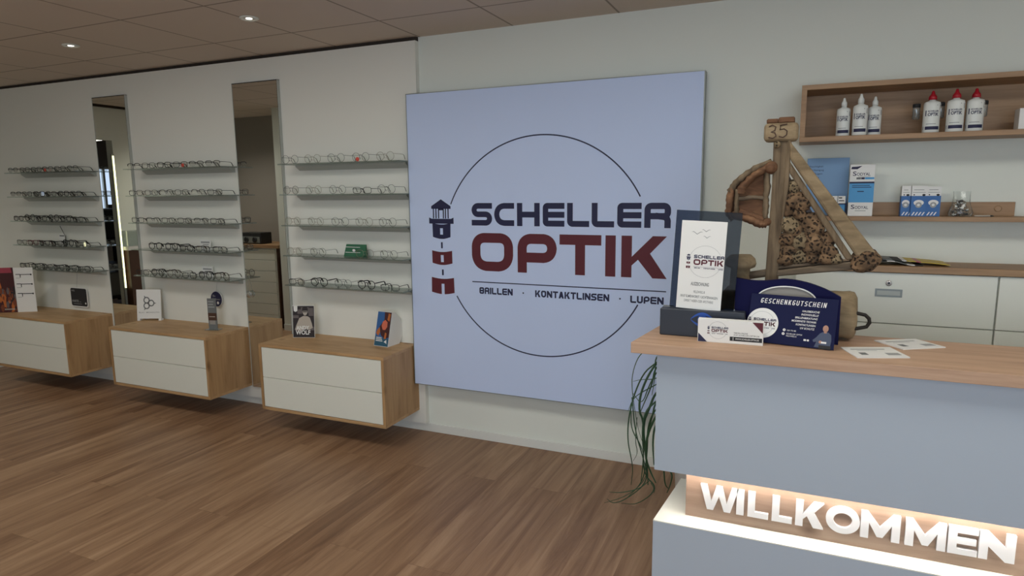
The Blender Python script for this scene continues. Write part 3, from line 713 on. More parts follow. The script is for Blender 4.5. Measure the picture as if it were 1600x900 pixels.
mb.mat(M['paper']); mb.flat([(-.080, .185), (-.066, .178), (-.05, .185), (-.048, .219), (-.082, .219)], -.0046)
mb.text('ANDY', -.062, .056, .026, -.0052, width=.11, bold=.03); mb.text('WOLF', -.068, .022, .030, -.0052, width=.125, bold=.03)
o = mb.build('card', None); o.parent = t
mb = MB(); mb.prism([(.004, .0), (.05, .0), (.004, .12)], -.004, .004, 'yz'); o = mb.build('back_strut', M['paper']); o.parent = t
t.rotation_euler = (-.08, 0, .38); t.scale = (.82, 1, 1)
# brochure dispenser
t = thing('brochure_stand', 'slim stand with blue and orange portrait front and white curved side', 'display stand', (-2.43, -.13, CT))
mb = MB(); side = [(-.058, .0), (.062, .0), (.100, .05), (.105, .11), (.082, .165), (.03, .215), (.0, .22)]
mb.mat(M['paper']); mb.prism(side, -.058, .058, 'yz')
def slope(x, w): k = w/.22; return (x, -.058+.058*k-.0012, w)
def sp(mb, pts): mb.face([(a, b-.0004, c) for a, b, c in [slope(x, w) for x, w in pts]])
mb.mat(M['pblue']); sp(mb, [(-.055, .003), (.056, .003), (.056, .217), (-.055, .217)])
def sp2(mb, pts, d): mb.face([(a, b-d, c) for a, b, c in [slope(x, w) for x, w in pts]])
mb.mat(M['teal']); sp2(mb, [(-.055, .003), (.056, .003), (.056, .05), (-.055, .06)], .0008)
mb.mat(M['maroon']); sp2(mb, [(.0, .217), (.056, .217), (.056, .06), (.02, .05), (-.01, .07), (-.03, .12), (.005, .17)], .0010)
mb.mat(M['coral']); sp2(mb, [(-.012, .13), (.0, .105), (.02, .105), (.034, .125), (.032, .155), (.012, .168), (-.006, .155)], .0014)
mb.mat(M['orange']); sp2(mb, [(-.05, .08), (-.03, .065), (-.018, .09), (-.026, .12), (-.042, .105)], .0014); sp2(mb, [(.018, .05), (.034, .05), (.036, .085), (.022, .09)], .0014); sp2(mb, [(.028, .17), (.046, .16), (.05, .205), (.034, .212)], .0012)
mb.mat(M['paper']); 
for w, q in ((.052, .045), (.042, .05), (.032, .055)): sp2(mb, [(-.045, w), (-.045+q, w), (-.045+q, w+.005), (-.045, w+.005)], .0016)
sp2(mb, [(.02, .03), (.045, .02), (.04, .045)], .0016)
o = mb.build('holder', None); o.parent = t; t.rotation_euler = (0, 0, -.08)

# ------------------------------------------------------------------ big sign
BX0, BX1, BZ0, BZ1, BY = -2.2412, -.4653, .3512, 2.1841, -.1
t = thing('sign_board', 'big square white sign with lighthouse, ring and dark lettering on the wall', 'sign', ((BX0+BX1)/2, -.05, BZ0))
mb = MB(); e = .004
for a, b, c, d in ((BX0, BX1, BZ0, BZ0+e), (BX0, BX1, BZ1-e, BZ1), (BX0, BX0+e, BZ0+e, BZ1-e), (BX1-e, BX1, BZ0+e, BZ1-e)): mb.box(a, b, BY, PP-.001, c, d)
mb.build('frame', M['alu'], t)
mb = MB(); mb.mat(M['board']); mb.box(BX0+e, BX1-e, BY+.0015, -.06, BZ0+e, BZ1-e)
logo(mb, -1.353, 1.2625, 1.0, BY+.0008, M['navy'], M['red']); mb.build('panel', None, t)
mb = MB()
for z in (.7, 1.8): mb.box(-2.0, -.6, -.06, 0 if False else -.0395, z, z+.05)
for x in (-1.8, -.7): mb.box(x, x+.04, -.0395, 0, .7, 1.85)
mb.build('wall_bracket', M['rail'], t)

# ------------------------------------------------------------------ welcome desk
DZ0, DZ1, DX1, KD = 1.0324, 1.07, 1.9, 1.0219
SC = lambda x, y, z: (x*KD, CAM.y+(y-CAM.y)*KD, CAM.z+(z-CAM.z)*KD)
DX0, DY, PB = SC(-.4158, -1.4323, .625); SZ = SC(0, 0, .4367)[2]; DBX, DBY = -.388, -1.0
t = thing('reception_desk', 'white welcome desk with oak top and lit niche of white letters', 'desk', (.6, -1.25, 0))
mb = MB(); mb.prism([(-.509, -1.4225), (2.0, -1.4225), (2.0, -1.022), (-.462, -1.028)], DZ0, DZ1, 'xy'); o = mb.build('worktop', M['oaktop'], t); bv = o.modifiers.new('b', 'BEVEL'); bv.width = .0015; bv.segments = 2
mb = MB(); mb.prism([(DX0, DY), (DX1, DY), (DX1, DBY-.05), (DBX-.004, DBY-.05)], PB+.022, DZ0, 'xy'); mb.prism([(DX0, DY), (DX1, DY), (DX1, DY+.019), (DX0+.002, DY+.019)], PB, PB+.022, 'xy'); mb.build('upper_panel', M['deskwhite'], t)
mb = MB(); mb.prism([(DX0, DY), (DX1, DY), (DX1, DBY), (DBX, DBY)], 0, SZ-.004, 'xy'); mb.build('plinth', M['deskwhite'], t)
mb = MB(); mb.prism([(DX0, DY), (DX1, DY), (DX1, DBY), (DBX, DBY)], SZ-.004, SZ, 'xy'); mb.build('lit_step_top', M['white'], t)  # same laminate as the plinth; strip glow put into a paler colour
NX, NY, _ = SC(-.3168, -1.3527, 0)
mb = MB(); mb.box(NX, DX1-.1, NY, -1.06, SZ, PB+.0215); mb.build('niche_panel', M['oakled'], t)
mb = MB(); mb.box(DX0+.03, DX1-.1, DY+.022, DY+.034, PB+.014, PB+.0215); mb.build('light_strip', M['ledlamp'], t)
for ch, (a, b) in zip('WILLKOMMEN', [(-.266, -.140), (-.146, -.117), (-.108, -.042), (-.031, .032), (.042, .127), (.131, .234), (.234, .344), (.358, .466), (.471, .547), (.550, .640)]):
    if ch == 'I': a, b = -.1475, -.1175
    a, y0, z0 = SC(a, -1.3655, .480); b, y1, z1 = SC(b, -1.3526, .5685)
    mb = MB()
    if ch == 'O':
        n = 48; cx, cz = (a+b)/2, (z0+z1)/2; ro, ri = .0505, .0280; ang = [2*PI*k/n for k in range(n+1)]
        mb.band([(cx+ri*math.cos(q), cz+ri*math.sin(q)*.93) for q in ang], [(cx+ro*math.cos(q), cz+ro*math.sin(q)*.92) for q in ang], y0, y1)
    elif ch in 'EL':
        polys = []; W_, H_ = b-a, z1-z0; tt = .0235; hh = .0195
        R = lambda p, q, r_, s_: mb.prism([(p, r_), (q, r_), (q, s_), (p, s_)], y0, y1)
        R(a, a+tt, z0, z1); R(a+tt, b, z0, z0+hh)
        if ch == 'E': R(a+tt, b-.004, (z0+z1)/2-hh/2, (z0+z1)/2+hh/2); R(a+tt, b, z1-hh, z1)
    elif ch == 'I': mb.prism([(a+.003, z0), (b-.003, z0), (b-.003, z1), (a+.003, z1)], y0, y1)
    else: glyph(mb, ch, a, b, z0, z1, .0235, y0, y1)
    mb.build('letter', M['letter'], t)

# ------------------------------------------------------------------ right wall unit
t = thing('wall_shelf', 'long oak box shelf high on the right wall holding bottles', 'shelf', (.6, -.1, 1.80))
mb = MB(); X0, X1, Y0 = -.014, 1.75, -.25; w = .022
mb.box(X0, X1, Y0, 0, 1.802, 1.802+w, .001); mb.box(X0, X1, Y0, 0, 2.056-w, 2.056, .001); mb.box(X0, X0+w, Y0, 0, 1.802+w, 2.056-w); mb.box(X1-w, X1, Y0, 0, 1.802+w, 2.056-w)
mb.build('box', M['oakshelf'], t); mb = MB(); mb.box(X0+w, X1-w, -.012, -.001, 1.802+w, 2.056-w); mb.build('back_panel', M['oakshelf'], t)
t = thing('wall_shelf', 'thin oak shelf with low back lip under the box shelf', 'shelf', (.6, -.08, 1.44))
mb = MB(); mb.box(0, 1.75, -.15, 0, 1.4375, 1.4585, .001); mb.build('board', M['oakshelf'], t); mb = MB(); mb.box(0, .885, -.018, 0, 1.4585, 1.5215, .001); mb.build('back_lip', M['oakshelf'], t)
o = MB().box(.0, 1.95, -.265, 0, 1.2125, 1.242, .002).build('worktop', M['oakshelf']); tag(o, 'narrow oak worktop along the right wall above white drawers', 'worktop')
def drawers(x0, x1, label, lockx):
    t = thing('drawer_cabinet', label, 'cabinet', ((x0+x1)/2, -.12, 0), 'white drawer cabinets')
    mb = MB(); mb.mat(M['white']); mb.box(x0, x1, -.232, -.0125, .0, 1.2125); mb.mat(M['seam']); mb.box(x0+.004, x1-.004, -.2345, -.2315, .03, 1.21); mb.build('carcass', None, t)
    for k in range(5):
        z1 = 1.209-k*.2345; z0 = z1-.2305; lx = (x0+x1)/2
        mb = MB(); mb.box(x0+.002, x1-.002, -.25, -.234, z0, z1, .001); d = mb.build('drawer', M['white'], t)
        hx = lockx if lockx else lx
        mb = MB(); mb.mat(M['alu']); a, b, c, e_ = hx-.054, hx+.054, z1-.109, z1-.073
        mb.box(a, b, -.253, -.2495, c, c+.008); mb.box(a, b, -.253, -.2495, e_-.008, e_); mb.box(a, a+.008, -.253, -.2495, c+.008, e_-.008); mb.box(b-.008, b, -.253, -.2495, c+.008, e_-.008)
        mb.mat(M['rail']); mb.box(a+.008, b-.008, -.2512, -.2495, c+.008, e_-.008); mb.build('handle', None, d)
        if k == 0: mb = MB(); mb.mat(M['chrome']); mb.lathe([(.013, 0), (.013, -.005), (.009, -.007)], (hx-.002, -.2495, z1-.046), 20, 'y'); mb.mat(M['black']); mb.lathe([(.006, -.006), (.005, -.008)], (hx-.002, -.2495, z1-.046), 12, 'y'); mb.build('lock', None, d)
drawers(.001, .797, 'white drawer cabinet with grey recessed handle, behind the driftwood boat', .392)
drawers(.800, 1.60, 'white drawer cabinet at the right edge, next to the boat-side one', None)

# bottles
def bottle(cap, r, hb, side):
    root = bpy.data.objects.new('solution_bottle', None); root.empty_display_size = .04
    mb = MB(); mb.mat(M['bottle']); h = hb
    mb.lathe([(r*.93, 0), (r, .004), (r, h-.014), (r*.93, h-.005), (r*.55, h), (r*.36, h+.003), (r*.36, h+.008)], (0, 0, 0), 28, sy=.78)
    # printed front: dark band, lettering, dark corner
    def cyl(x, z, dz, w):
        n = 8
        for k in range(n):
            a0, a1 = x+(w*k/n), x+(w*(k+1)/n)
            f = lambda a: (max(-.99, min(.99, a/r)))
            P = lambda a, zz: (a, -math.sqrt(max(0, 1-f(a)**2))*r*.78-.0006, zz)
            mb.face([P(a0, z), P(a1, z), P(a1, z+dz), P(a0, z+dz)])
    mb.mat(M['navy']); cyl(-r*.96, .014, .014, r*1.75); 
    for body_, zz, hh_, ww in (('OPTIK', h*.53, .0135, r*1.25), ('SCHELLER', h*.655, .0065, r*1.25)):
        V, Fc, bb = text_mesh(body_, .03); sx = ww/(bb[1]-bb[0]); kz = hh_/.72
        vs = []
        for a, b in V:
            x = -r*.62+(a-bb[0])*sx; vs.append(mb.bm.verts.new((x, -math.sqrt(max(0, 1-(x/r)**2))*r*.78-.0008, zz+b*kz)))
        for f in Fc:
            q = mb.bm.faces.new([vs[i] for i in f]); q.material_index = mb.mi
    cyl(-r*.84, h*.53, .024, r*.09); mb.mat(M['greyprint']); cyl(-r*.7, h*.27, .003, r*1.1)
    mb.mat(M['seam']); P = lambda a, zz: (a, -math.sqrt(max(0, 1-(a/r)**2))*r*.78-.0007, zz)
    mb.face([P(r*.40, h-.017), P(r*.86, h-.040), P(r*.86, h-.017)])
    o = mb.build('body', None); o.parent = root
    mb = MB(); c0 = h+.006; hh = .038
    mb.lathe([(r*.42, c0), (r*.42, c0+.016), (r*.26, c0+.024), (r*.17, c0+hh-.004), (r*.12, c0+hh)] if cap != 'redcap' else [(r*.50, c0), (r*.48, c0+.013), (r*.24, c0+.024), (r*.16, c0+hh-.002), (r*.08, c0+hh)], (0, 0, 0), 20)
    o = mb.build('cap', M[cap]); o.parent = root
    if side:
        px = side*(r+.013); mb = MB(); mb.lathe([(.011, h-.07), (.0145, h-.066), (.0145, h-.024), (.0145, h-.018)], (px, .060, 0), 18); o = mb.build('lens_case', M['cleartub']); o.parent = root
        mb = MB(); mb.lathe([(.0155, 0), (.0155, .014), (.013, .016)], (px, .060, h-.018), 18); q = mb.build('case_lid', M['matblack']); q.parent = o
        mb = MB(); mb.tube([(px, .060, h-.060), (px+.004, .058, h-.04), (px-.004, .060, h-.026)], .004, 6); q = mb.build('lens_basket', M['greyprint']); q.parent = o
    return root
BZ = 1.8243
pw = bottle('bottle', .0285, .128, False); pr = bottle('redcap', .0325, .136, -1); prr = bottle('redcap', .0325, .136, 1)
for k, (x, y, sc, lab) in enumerate([(.166, -.190, 1, 'white bottle with white cap, leftmost on the high shelf'), (.232, -.215, 1.06, 'white bottle with bright white cap, middle of the left three'), (.292, -.175, 1, 'white bottle with white cap, rightmost of the left three')]):
    o = pw if k == 0 else dup(pw)
    if k == 0: COL.objects.link(o)
    o.location = (x, y, BZ); o.scale = (sc,)*3; tag(o, lab, 'bottle', 'white capped bottles')
for k, (x, y, rz, lab) in enumerate([(.510, -.19, .1, 'white bottle with red cap, leftmost of the three red-capped ones'), (.594, -.21, 0, 'white bottle with bright red cap, middle of the three red-capped ones'), (.668, -.19, .05, 'white bottle with dark red cap, rightmost of the three red-capped ones')]):
    o = [pr, None, prr][k] or dup(pr)
    if k != 1: COL.objects.link(o)
    o.location = (x, y, BZ); o.rotation_euler = (0, 0, rz); tag(o, lab, 'bottle', 'red capped bottles')
mb = MB(); mb.mat(M['paper']); mb.box(.822, .93, -.2, -.13, BZ+.0002, BZ+.088, .001); mb.mat(M['seam']); mb.rect(.853, .92, BZ+.042, BZ+.060, -.2004)
tag(mb.build('carton', None), 'white carton at the right end of the high shelf', 'box')
# second shelf
Z2 = 1.4588
mb = MB(); mb.mat(M['lightblue']); mb.box(.028, .213, -.034, -.022, Z2, 1.735); mb.mat(M['navy'])
for k, w in enumerate((.05, .052, .047, .036, .03, .02)): mb.text(['Feuchtigkeit', 'und Reinigung', 'für Augen', 'den Tag', 'mit Hyal', 'neu'][k], .040, 1.692-k*.0175, .0085, -.0345, width=w*1.2)
tag(mb.build('poster_card', None), 'light blue standing card with dark text behind the boat sail', 'display card')
t = thing('flyer_holder', 'small dark tray of white and blue packs beside the tall carton', 'box', (.175, -.10, Z2))
mb = MB(); mb.box(.13, .205, -.135, -.065, Z2, Z2+.004); mb.box(.13, .133, -.135, -.065, Z2+.004, Z2+.06); mb.box(.202, .205, -.135, -.065, Z2+.004, Z2+.06); mb.box(.133, .202, -.135, -.132, Z2+.055, Z2+.06); mb.box(.133, .202, -.068, -.065, Z2+.004, Z2+.06); mb.build('tray', M['navy'], t)
for k, x in enumerate((.135, .169)):
    mb = MB(); mb.mat(M['cyan']); mb.box(x, x+.031, -.125, -.075, Z2+.0045, Z2+.055); mb.mat(M['paper']); mb.box(x, x+.031, -.125, -.075, Z2+.055, Z2+.094); mb.mat(M['seam']); mb.rect(x+.003, x+.017, Z2+.083, Z2+.088, -.1255); mb.rect(x+.004, x+.026, Z2+.070, Z2+.074, -.1255)
    tag(mb.build('eye_drop_pack', None), ['small white and blue pack in the dark tray, left one', 'small white and blue pack in the dark tray, right one'][k], 'box', 'packs in the dark tray')
mb = MB(); x0, x1, y = .212, .315, -.1304
mb.mat(M['paper']); mb.box(x0, x1, -.13, -.09, Z2+.0002, Z2+.239, .0008); mb.mat(M['cyan']); mb.rect(x0, x1, Z2+.064, Z2+.152, y)
mb.mat(M['navy']); mb.rect(x0, x1, Z2+.152, Z2+.160, y-.0001); mb.flat([(x0+.004, Z2+.218), (x0+.03, Z2+.218), (x0+.05, Z2+.233), (x0+.03, Z2+.230), (x0+.006, Z2+.229)], y)
for zz in (.188, .034): mb.text('S', x0+.012, Z2+zz, .020, y, width=.015, bold=.012); mb.text('ODYAL', x0+.0285, Z2+zz, .014, y, width=.056, bold=.012)
mb.rect(x0+.048, x0+.062, Z2+.171, Z2+.180, y); mb.mat(M['midgrey']); mb.rect(x0+.028, x0+.047, Z2+.171, Z2+.180, y); mb.mat(M['cyan']); mb.rect(x0+.063, x1-.002, Z2+.171, Z2+.180, y)
mb.mat(M['navy']); mb.rect(x0+.012, x0+.085, Z2+.141, Z2+.144, y-.0002); mb.rect(x0+.012, x0+.092, Z2+.133, Z2+.136, y-.0002); mb.rect(x0+.035, x0+.062, Z2+.113, Z2+.117, y-.0002); mb.mat(M['greyprint']); mb.rect(x0+.03, x0+.075, Z2+.024, Z2+.027, y); mb.rect(x0+.035, x0+.085, Z2+.182, Z2+.184, y)
tag(mb.build('carton', None), 'tall white and sky blue carton on the lower wall shelf', 'box')
for k, (x, yy, ww, lab) in enumerate([(.432, -.118, .058, 'blue and white lens carton, left of the three on the shelf'), (.476, -.128, .068, 'blue and white lens carton, middle and frontmost of the three'), (.530, -.112, .062, 'blue and white lens carton, right of the three on the shelf')]):
    if k == 1: x0, x1 = .468, .528
    elif k == 0: x0, x1 = .430, .4665
    else: x0, x1 = .5295, .585
    mb = MB(); mb.mat(M['packblue']); mb.box(x0, x1, yy, yy+.05, Z2+.0002, Z2+.093); mb.mat(M['paper']); mb.box(x0, x1, yy, yy+.05, Z2+.093, Z2+.138-.004*(k == 2)); y = yy-.0004; cx = (x0+x1)/2
    mb.disc(cx, Z2+.062, .020 if k else .015, y, 20, .013); mb.mat(M['greyprint']); mb.disc(cx, Z2+.052, .013, y-.0002, 16); mb.mat(M['paper']); mb.disc(cx, Z2+.052, .006, y-.0003, 12)
    for q in range(3 if k != 1 else 4): a = x0+.004+q*.013; mb.flat([(a, Z2+.005), (a+.006, Z2+.005), (a+.014, Z2+.020), (a+.009, Z2+.020)], y)
    mb.mat(M['midgrey']); mb.rect(x0+.005, x1-.006, Z2+.108, Z2+.1095, y); mb.rect(x0+.008, x1-.012, Z2+.119, Z2+.121, y); mb.mat(M['seam']); mb.disc(x1-.012, Z2+.097, .0065, y, 12, .005); mb.disc(x0+.010, Z2+.098, .003, y, 8)
    tag(mb.build('carton', None), lab, 'box', 'blue lens cartons')
t = thing('trinket_bag', 'clear bag of small metal trinkets on the lower wall shelf', 'bag', (.668, -.09, Z2))
mb = MB(); rings = []
prof = [(.044, .026, 0), (.046, .028, .015), (.042, .024, .04), (.034, .015, .066), (.030, .007, .088), (.034, .0022, .112)]
for a, b, z in prof: rings.append([mb.bm.verts.new((.668+a*math.cos(2*PI*k/20)*(1+.08*math.sin(5*k+z*90)), -.09+b*math.sin(2*PI*k/20), Z2+.0003+z)) for k in range(20)])
for A_, B2 in zip(rings, rings[1:]):
    for k in range(20): mb.bm.faces.new((A_[k], A_[(k+1) % 20], B2[(k+1) % 20], B2[k])).smooth = True
mb.bm.faces.new(rings[0][::-1]); mb.build('bag', M['bagfilm'], t)
mb = MB(); rr = random.Random(5)
for k in range(130):
    z = .006+.065*rr.random()**1.3; wx = .034*(1-z/.11); a, b = .668+rr.uniform(-wx, wx), -.09+rr.uniform(-.018, .016)*(1-z/.1); d = Vector((rr.uniform(-1, 1), rr.uniform(-.3, .3), rr.uniform(-1, 1))).normalized()*.007
    mb.mat(rr.choice([M['trinket'], M['chrome'], M['dframe'], M['bframe'], M['gold'], M['paper'], M['brown']])); mb.tube([(a-d.x, b-d.y, Z2+z-d.z*.5), (a+d.x, b+d.y, Z2+z+d.z*.5)], .0026, 5)
o = mb.build('trinkets', None, t); o['kind'] = 'stuff'
t = thing('pen', 'small pale pen lying on the lower wall shelf', 'pen', (.745, -.13, Z2))
mb = MB(); mb.tube([(.713, -.13, Z2+.0042), (.772, -.127, Z2+.0042)], .0038, 8); mb.build('barrel', M['sepia'], t); mb = MB(); mb.tube([(.772, -.127, Z2+.0042), (.780, -.1265, Z2+.004), (.786, -.126, Z2+.003)], [.0038, .003, .0012], 8); mb.build('tip', M['dframe'], t)
mb = MB(); mb.lathe([(.014, 0), (.014, -.004), (.011, -.005)], (.822, -.018, 1.492), 18, 'y'); tag(mb.build('cable_cap', M['oakshelf']), 'round brown cap on the low back lip of the shelf', 'cap')
# magazines on the wall worktop
def sheet(name, x0, x1, hump, y0, y1, z, mats, label, th=.003):
    mb = MB(); n = 14; top = []; 
    for k in range(n+1): u = k/n; top.append((x0+(x1-x0)*u, z+th+hump(u)))
    for k in range(n):
        mb.mat(M[mats[min(len(mats)-1, int(k/n*len(mats)))]])
        mb.prism([(top[k][0], top[k][1]-th), (top[k+1][0], top[k+1][1]-th), top[k+1], top[k]], y0, y1)
    return tag(mb.build(name, None), label, 'magazine', 'loose magazines on the wall worktop')
sheet('magazine', .30, .52, lambda u: .002+.016*math.sin(PI*min(1, u*1.2))**2, -.235, -.06, 1.2422, ['sepia', 'seam', 'paper', 'midgrey', 'paper', 'seam'], 'grey and black magazine with curled pages, lowest on the wall worktop')
sheet('magazine', .365, .625, lambda u: .019*(1-u)**.7+.0005, -.215, -.05, 1.2460, ['midgrey', 'seam', 'paper', 'yellow', 'redcap', 'yellow', 'yellow', 'yellow', 'yellow'], 'yellow and red magazine lying on the wall worktop')

# ------------------------------------------------------------------ things on the desk
ZD = DZ1+.0002
t = thing('acrylic_stand', 'dark desk stand holding a smoked plate and white shop card', 'display stand', (-.295, -1.22, ZD))
mb = MB(); mb.mat(M['slate']); mb.box(-.441, -.151, -1.266, -1.217, ZD, 1.168, .003); y = -1.2665
mb.mat(M['eyeblue']); cx, cz = -.292, 1.135
mb.arc(cx, cz, .0135, .007, .3, 2*PI-.5, y, 30); 
for k in range(20):
    a0, a1 = -1+2*k/20, -1+2*(k+1)/20; f = lambda a: .020*(1-a*a); g = lambda a: .024*(1-a*a)+.0022
    mb.flat([(cx+a0*.040, cz+f(a0)*.8), (cx+a1*.040, cz+f(a1)*.8), (cx+a1*.040, cz+g(a1)), (cx+a0*.040, cz+g(a0))], y)
    if a1 < .35: mb.flat([(cx+a0*.040, cz-g(a0)), (cx+a1*.040, cz-g(a1)), (cx+a1*.040, cz-f(a1)*.8), (cx+a0*.040, cz-f(a0)*.8)], y)
mb.build('base', None, t)
def tilted(pts, ang, px, pz): c, s_ = math.cos(ang), math.sin(ang); return [(px+(a-px)*c+(b-pz)*s_, pz-(a-px)*s_+(b-pz)*c) for a, b in pts]
mb = MB(); mb.prism(tilted([(-.414, 1.165), (-.192, 1.165), (-.192, 1.515), (-.414, 1.515)], .050, -.30, 1.165), -1.232, -1.225); mb.build('smoked_plate', M['smoke'], t)
# white card (printed), built upright then tilted a little
card = bpy.data.objects.new('white_card', None)
mb = MB(); mb.mat(M['paper']); mb.box(-.077, .077, -.002, .002, 0, .313, .0006); y = -.0026
logo(mb, .012, .171, .087, y, M['navy'], M['red'], thin=M['greyprint'])
mb.mat(M['greyprint'])
for cx, cz, s_ in ((-.022, .268, 1), (.008, .278, .8), (.012, .256, .7)):
    for q in (-1, 1): mb.flat([(cx, cz), (cx+q*.012*s_, cz+.008*s_), (cx+q*.020*s_, cz+.006*s_), (cx+q*.012*s_, cz+.0055*s_), (cx, cz-.003)], y)
mb.mat(M['midgrey']); mb.text('AUSZEICHNUNG', 0, .085, .012, y, width=.062, align='c', bold=.02); mb.text('FELDWEG 8', 0, .058, .009, y, width=.038, align='c'); mb.text('18107 ELMENHORST / LICHTENHAGEN', 0, .041, .009, y, width=.128, align='c', bold=.01); mb.text('DIREKT NEBEN DER APOTHEKE', 0, .025, .009, y, width=.100, align='c')
o = mb.build('white_card', None); o.parent = t; o.location = (-.311+.295, -1.248+1.22, 1.1685-ZD); o.rotation_euler = (-.03, .040, 0)
bpy.data.objects.remove(card)
for a, b in ((-.437, -.40), (-.225, -.188)): mb = MB(); mb.box(a, b, -1.224, -1.221, 1.168, 1.1725); mb.build('light_edge', M['chrome'], t)
# white card box
t = thing('card_box', 'small white printed card box in front of the dark desk stand', 'box', (-.193, -1.308, ZD))
mb = MB(); mb.mat(M['paper']); mb.box(-.106, .106, -.016, .014, 0, .080, .0012); y = -.0165
mb.mat(M['navy']); mb.flat([(-.104, .0015), (-.074, .0015), (-.104, .032)], y); mb.mat(M['red']); mb.flat([(.070, .0785), (.104, .0785), (.104, .042), (.101, .045)], y)
logo(mb, -.040, .044, .046, y, M['navy'], M['red'], thin=M['greyprint'], tagline=True)
mb.mat(M['matblack']); mb.rect(.0, .103, .0105, .025, y); mb.text('TERMIN ONLINE', .012, .036, .005, y, width=.045); mb.text('AUF SCHELLER-OPTIK.DE', .012, .029, .005, y, width=.082)
mb.mat(M['paper']); mb.text('WWW.SCHELLER-OPTIK.DE', .018, .0155, .0055, y-.0002, width=.075, bold=.01); mb.rect(.010, .0115, .0125, .023, y-.0002)
o = mb.build('carton', None); o.parent = t; t.rotation_euler = (0, 0, .03)
# gift voucher card
VW, VH = .274, .166
t = thing('voucher_card', 'navy gift voucher card leaning on the desk with white lettering', 'card', (-.009, -1.288, ZD+.003))
mb = MB(); mb.mat(M['vouch']); mb.box(-VW/2, VW/2, 0, .0025, 0, VH); y = -.0005
mb.mat(M['paper']); wd = 'GESCHENKGUTSCHEIN'
x = -.104
for k, ch in enumerate(wd):
    polys = []; gw = .0085 if ch != 'I' else .0026
    if k: x += pw_+.0042
    pw_ = gw
    glyph(mb, ch, 0, gw, 0, .0165, .0024, y, out=polys)
    for p in polys: mb.flat([(x+a+(b)*.15, .1355+b) for a, b in p], y-.0002)
mb.disc(-.090, .066, .0515, y, 56); logo(mb, -.092, .066, .062, y-.0004, M['navy'], M['maroon'], thin=M['greyprint'])
mb.mat(M['paper'])
for k, (s_, w) in enumerate((('HAUSBESUCHE', .052), ('INDIVIDUELLE', .052), ('BRILLENBERATUNG', .068), ('MODERNSTE TECHNIK', .076), ('KONTAKTLINSEN', .060), ('UV SCHUTZ', .044))): mb.text(s_, .084-.002*k, .1155-k*.0115, .0065, y, width=w, align='r', bold=.015, slant=.15)
mb.disc(-.018, .050, .0045, y, 16); mb.disc(-.020, .037, .0045, y, 16); mb.text('0381 776 980', -.009, .047, .005, y, width=.028); mb.text('SCHELLER OPTIK', -.010, .036, .0048, y, width=.050); mb.text('FELDWEG 8', -.010, .0285, .0048, y, width=.032); mb.rect(.045, .053, .020, .026, y); mb.disc(.0585, .023, .0035, y, 14)
mb.mat(M['vouch']); mb.disc(-.018, .050, .0015, y-.0002, 8); mb.disc(-.020, .037, .0015, y-.0002, 8)
# printed half figure of a bald man in a grey-blue jumper
mb.mat(M['sweater']); mb.flat([(.078, .004), (.125, .004), (.128, .03), (.126, .048), (.116, .056), (.101, .056), (.092, .050), (.082, .036), (.072, .026), (.075, .020), (.084, .022)], y); mb.mat(M['skin']); mb.disc(.108, .067, .0085, y-.0002, 20, .0115); mb.flat([(.104, .052), (.112, .052), (.112, .060), (.104, .060)], y-.0002); mb.disc(.096, .022, .005, y-.0003, 12); mb.mat(M['paper']); mb.rect(.098, .114, .018, .024, y-.0004)
mb.mat(M['matblack']); mb.rect(.092, .128, .0005, .012, y-.0003)
o = mb.build('card', None); o.parent = t; t.rotation_euler = (-math.radians(17), 0, math.radians(-10.4))
mb = MB(); mb.prism([(.0028, .004), (.0028, .09), (.032, .012)], -.02, .02, 'yz'); o = mb.build('back_strut', M['vouch']); o.parent = t
# arched dark blue holder
t = thing('arched_holder', 'dark blue arched holder with half-round grey window behind the voucher', 'box', (-.024, -1.2, ZD))
cx = -.024; n = 40
def outer(u):  # u 0..1 left to right
    x = -.190+u*.334; return x, (ZD+.162+.053*(1-((u-.46)/.54)**2.0) if u > .46 else ZD+.215-.010*math.sin(PI*(.46-u)/.5))
def inner(u):
    a = PI*(1-u); return cx+.098*math.cos(a), 1.200+.062*math.sin(a)**.8
mb = MB()
Lp = [outer(k/n) for k in range(n+1)]; yy0, yy1 = -1.2125, -1.192
I = [inner(k/n) for k in range(n+1)]
band_lo = [(x, max(z, 1.200)) for x, z in I]
for k in range(n):
    mb.prism([I[k], I[k+1], Lp[k+1], Lp[k]], yy0, yy1)
mb.prism([(-.190, ZD), (.144, ZD), (.144, 1.200), (-.190, 1.200)], yy0, yy1)
mb.prism([(-.190, 1.2), (cx-.098, 1.2), Lp[0]], yy0, yy1); mb.prism([(cx+.098, 1.2), (.144, 1.2), Lp[-1]], yy0, yy1)
mb.build('shell', M['bluebox'], t)
mb = MB(); mb.band([(cx+.094*math.cos(PI*(1-k/n)), 1.2+.058*math.sin(PI*(1-k/n))**.8) for k in range(n+1)], I, yy0-.0006, yy0+.018); mb.build('lit_rim', M['paper'], t)  # cut edge of the shell, painted white for the light it catches
mb = MB(); mb.prism([(cx+.0935*math.cos(PI*(1-k/n)), 1.2+.0575*math.sin(PI*(1-k/n))**.8) for k in range(n+1)], yy0+.004, yy0+.009); mb.build('grey_lining', M['liner'], t)
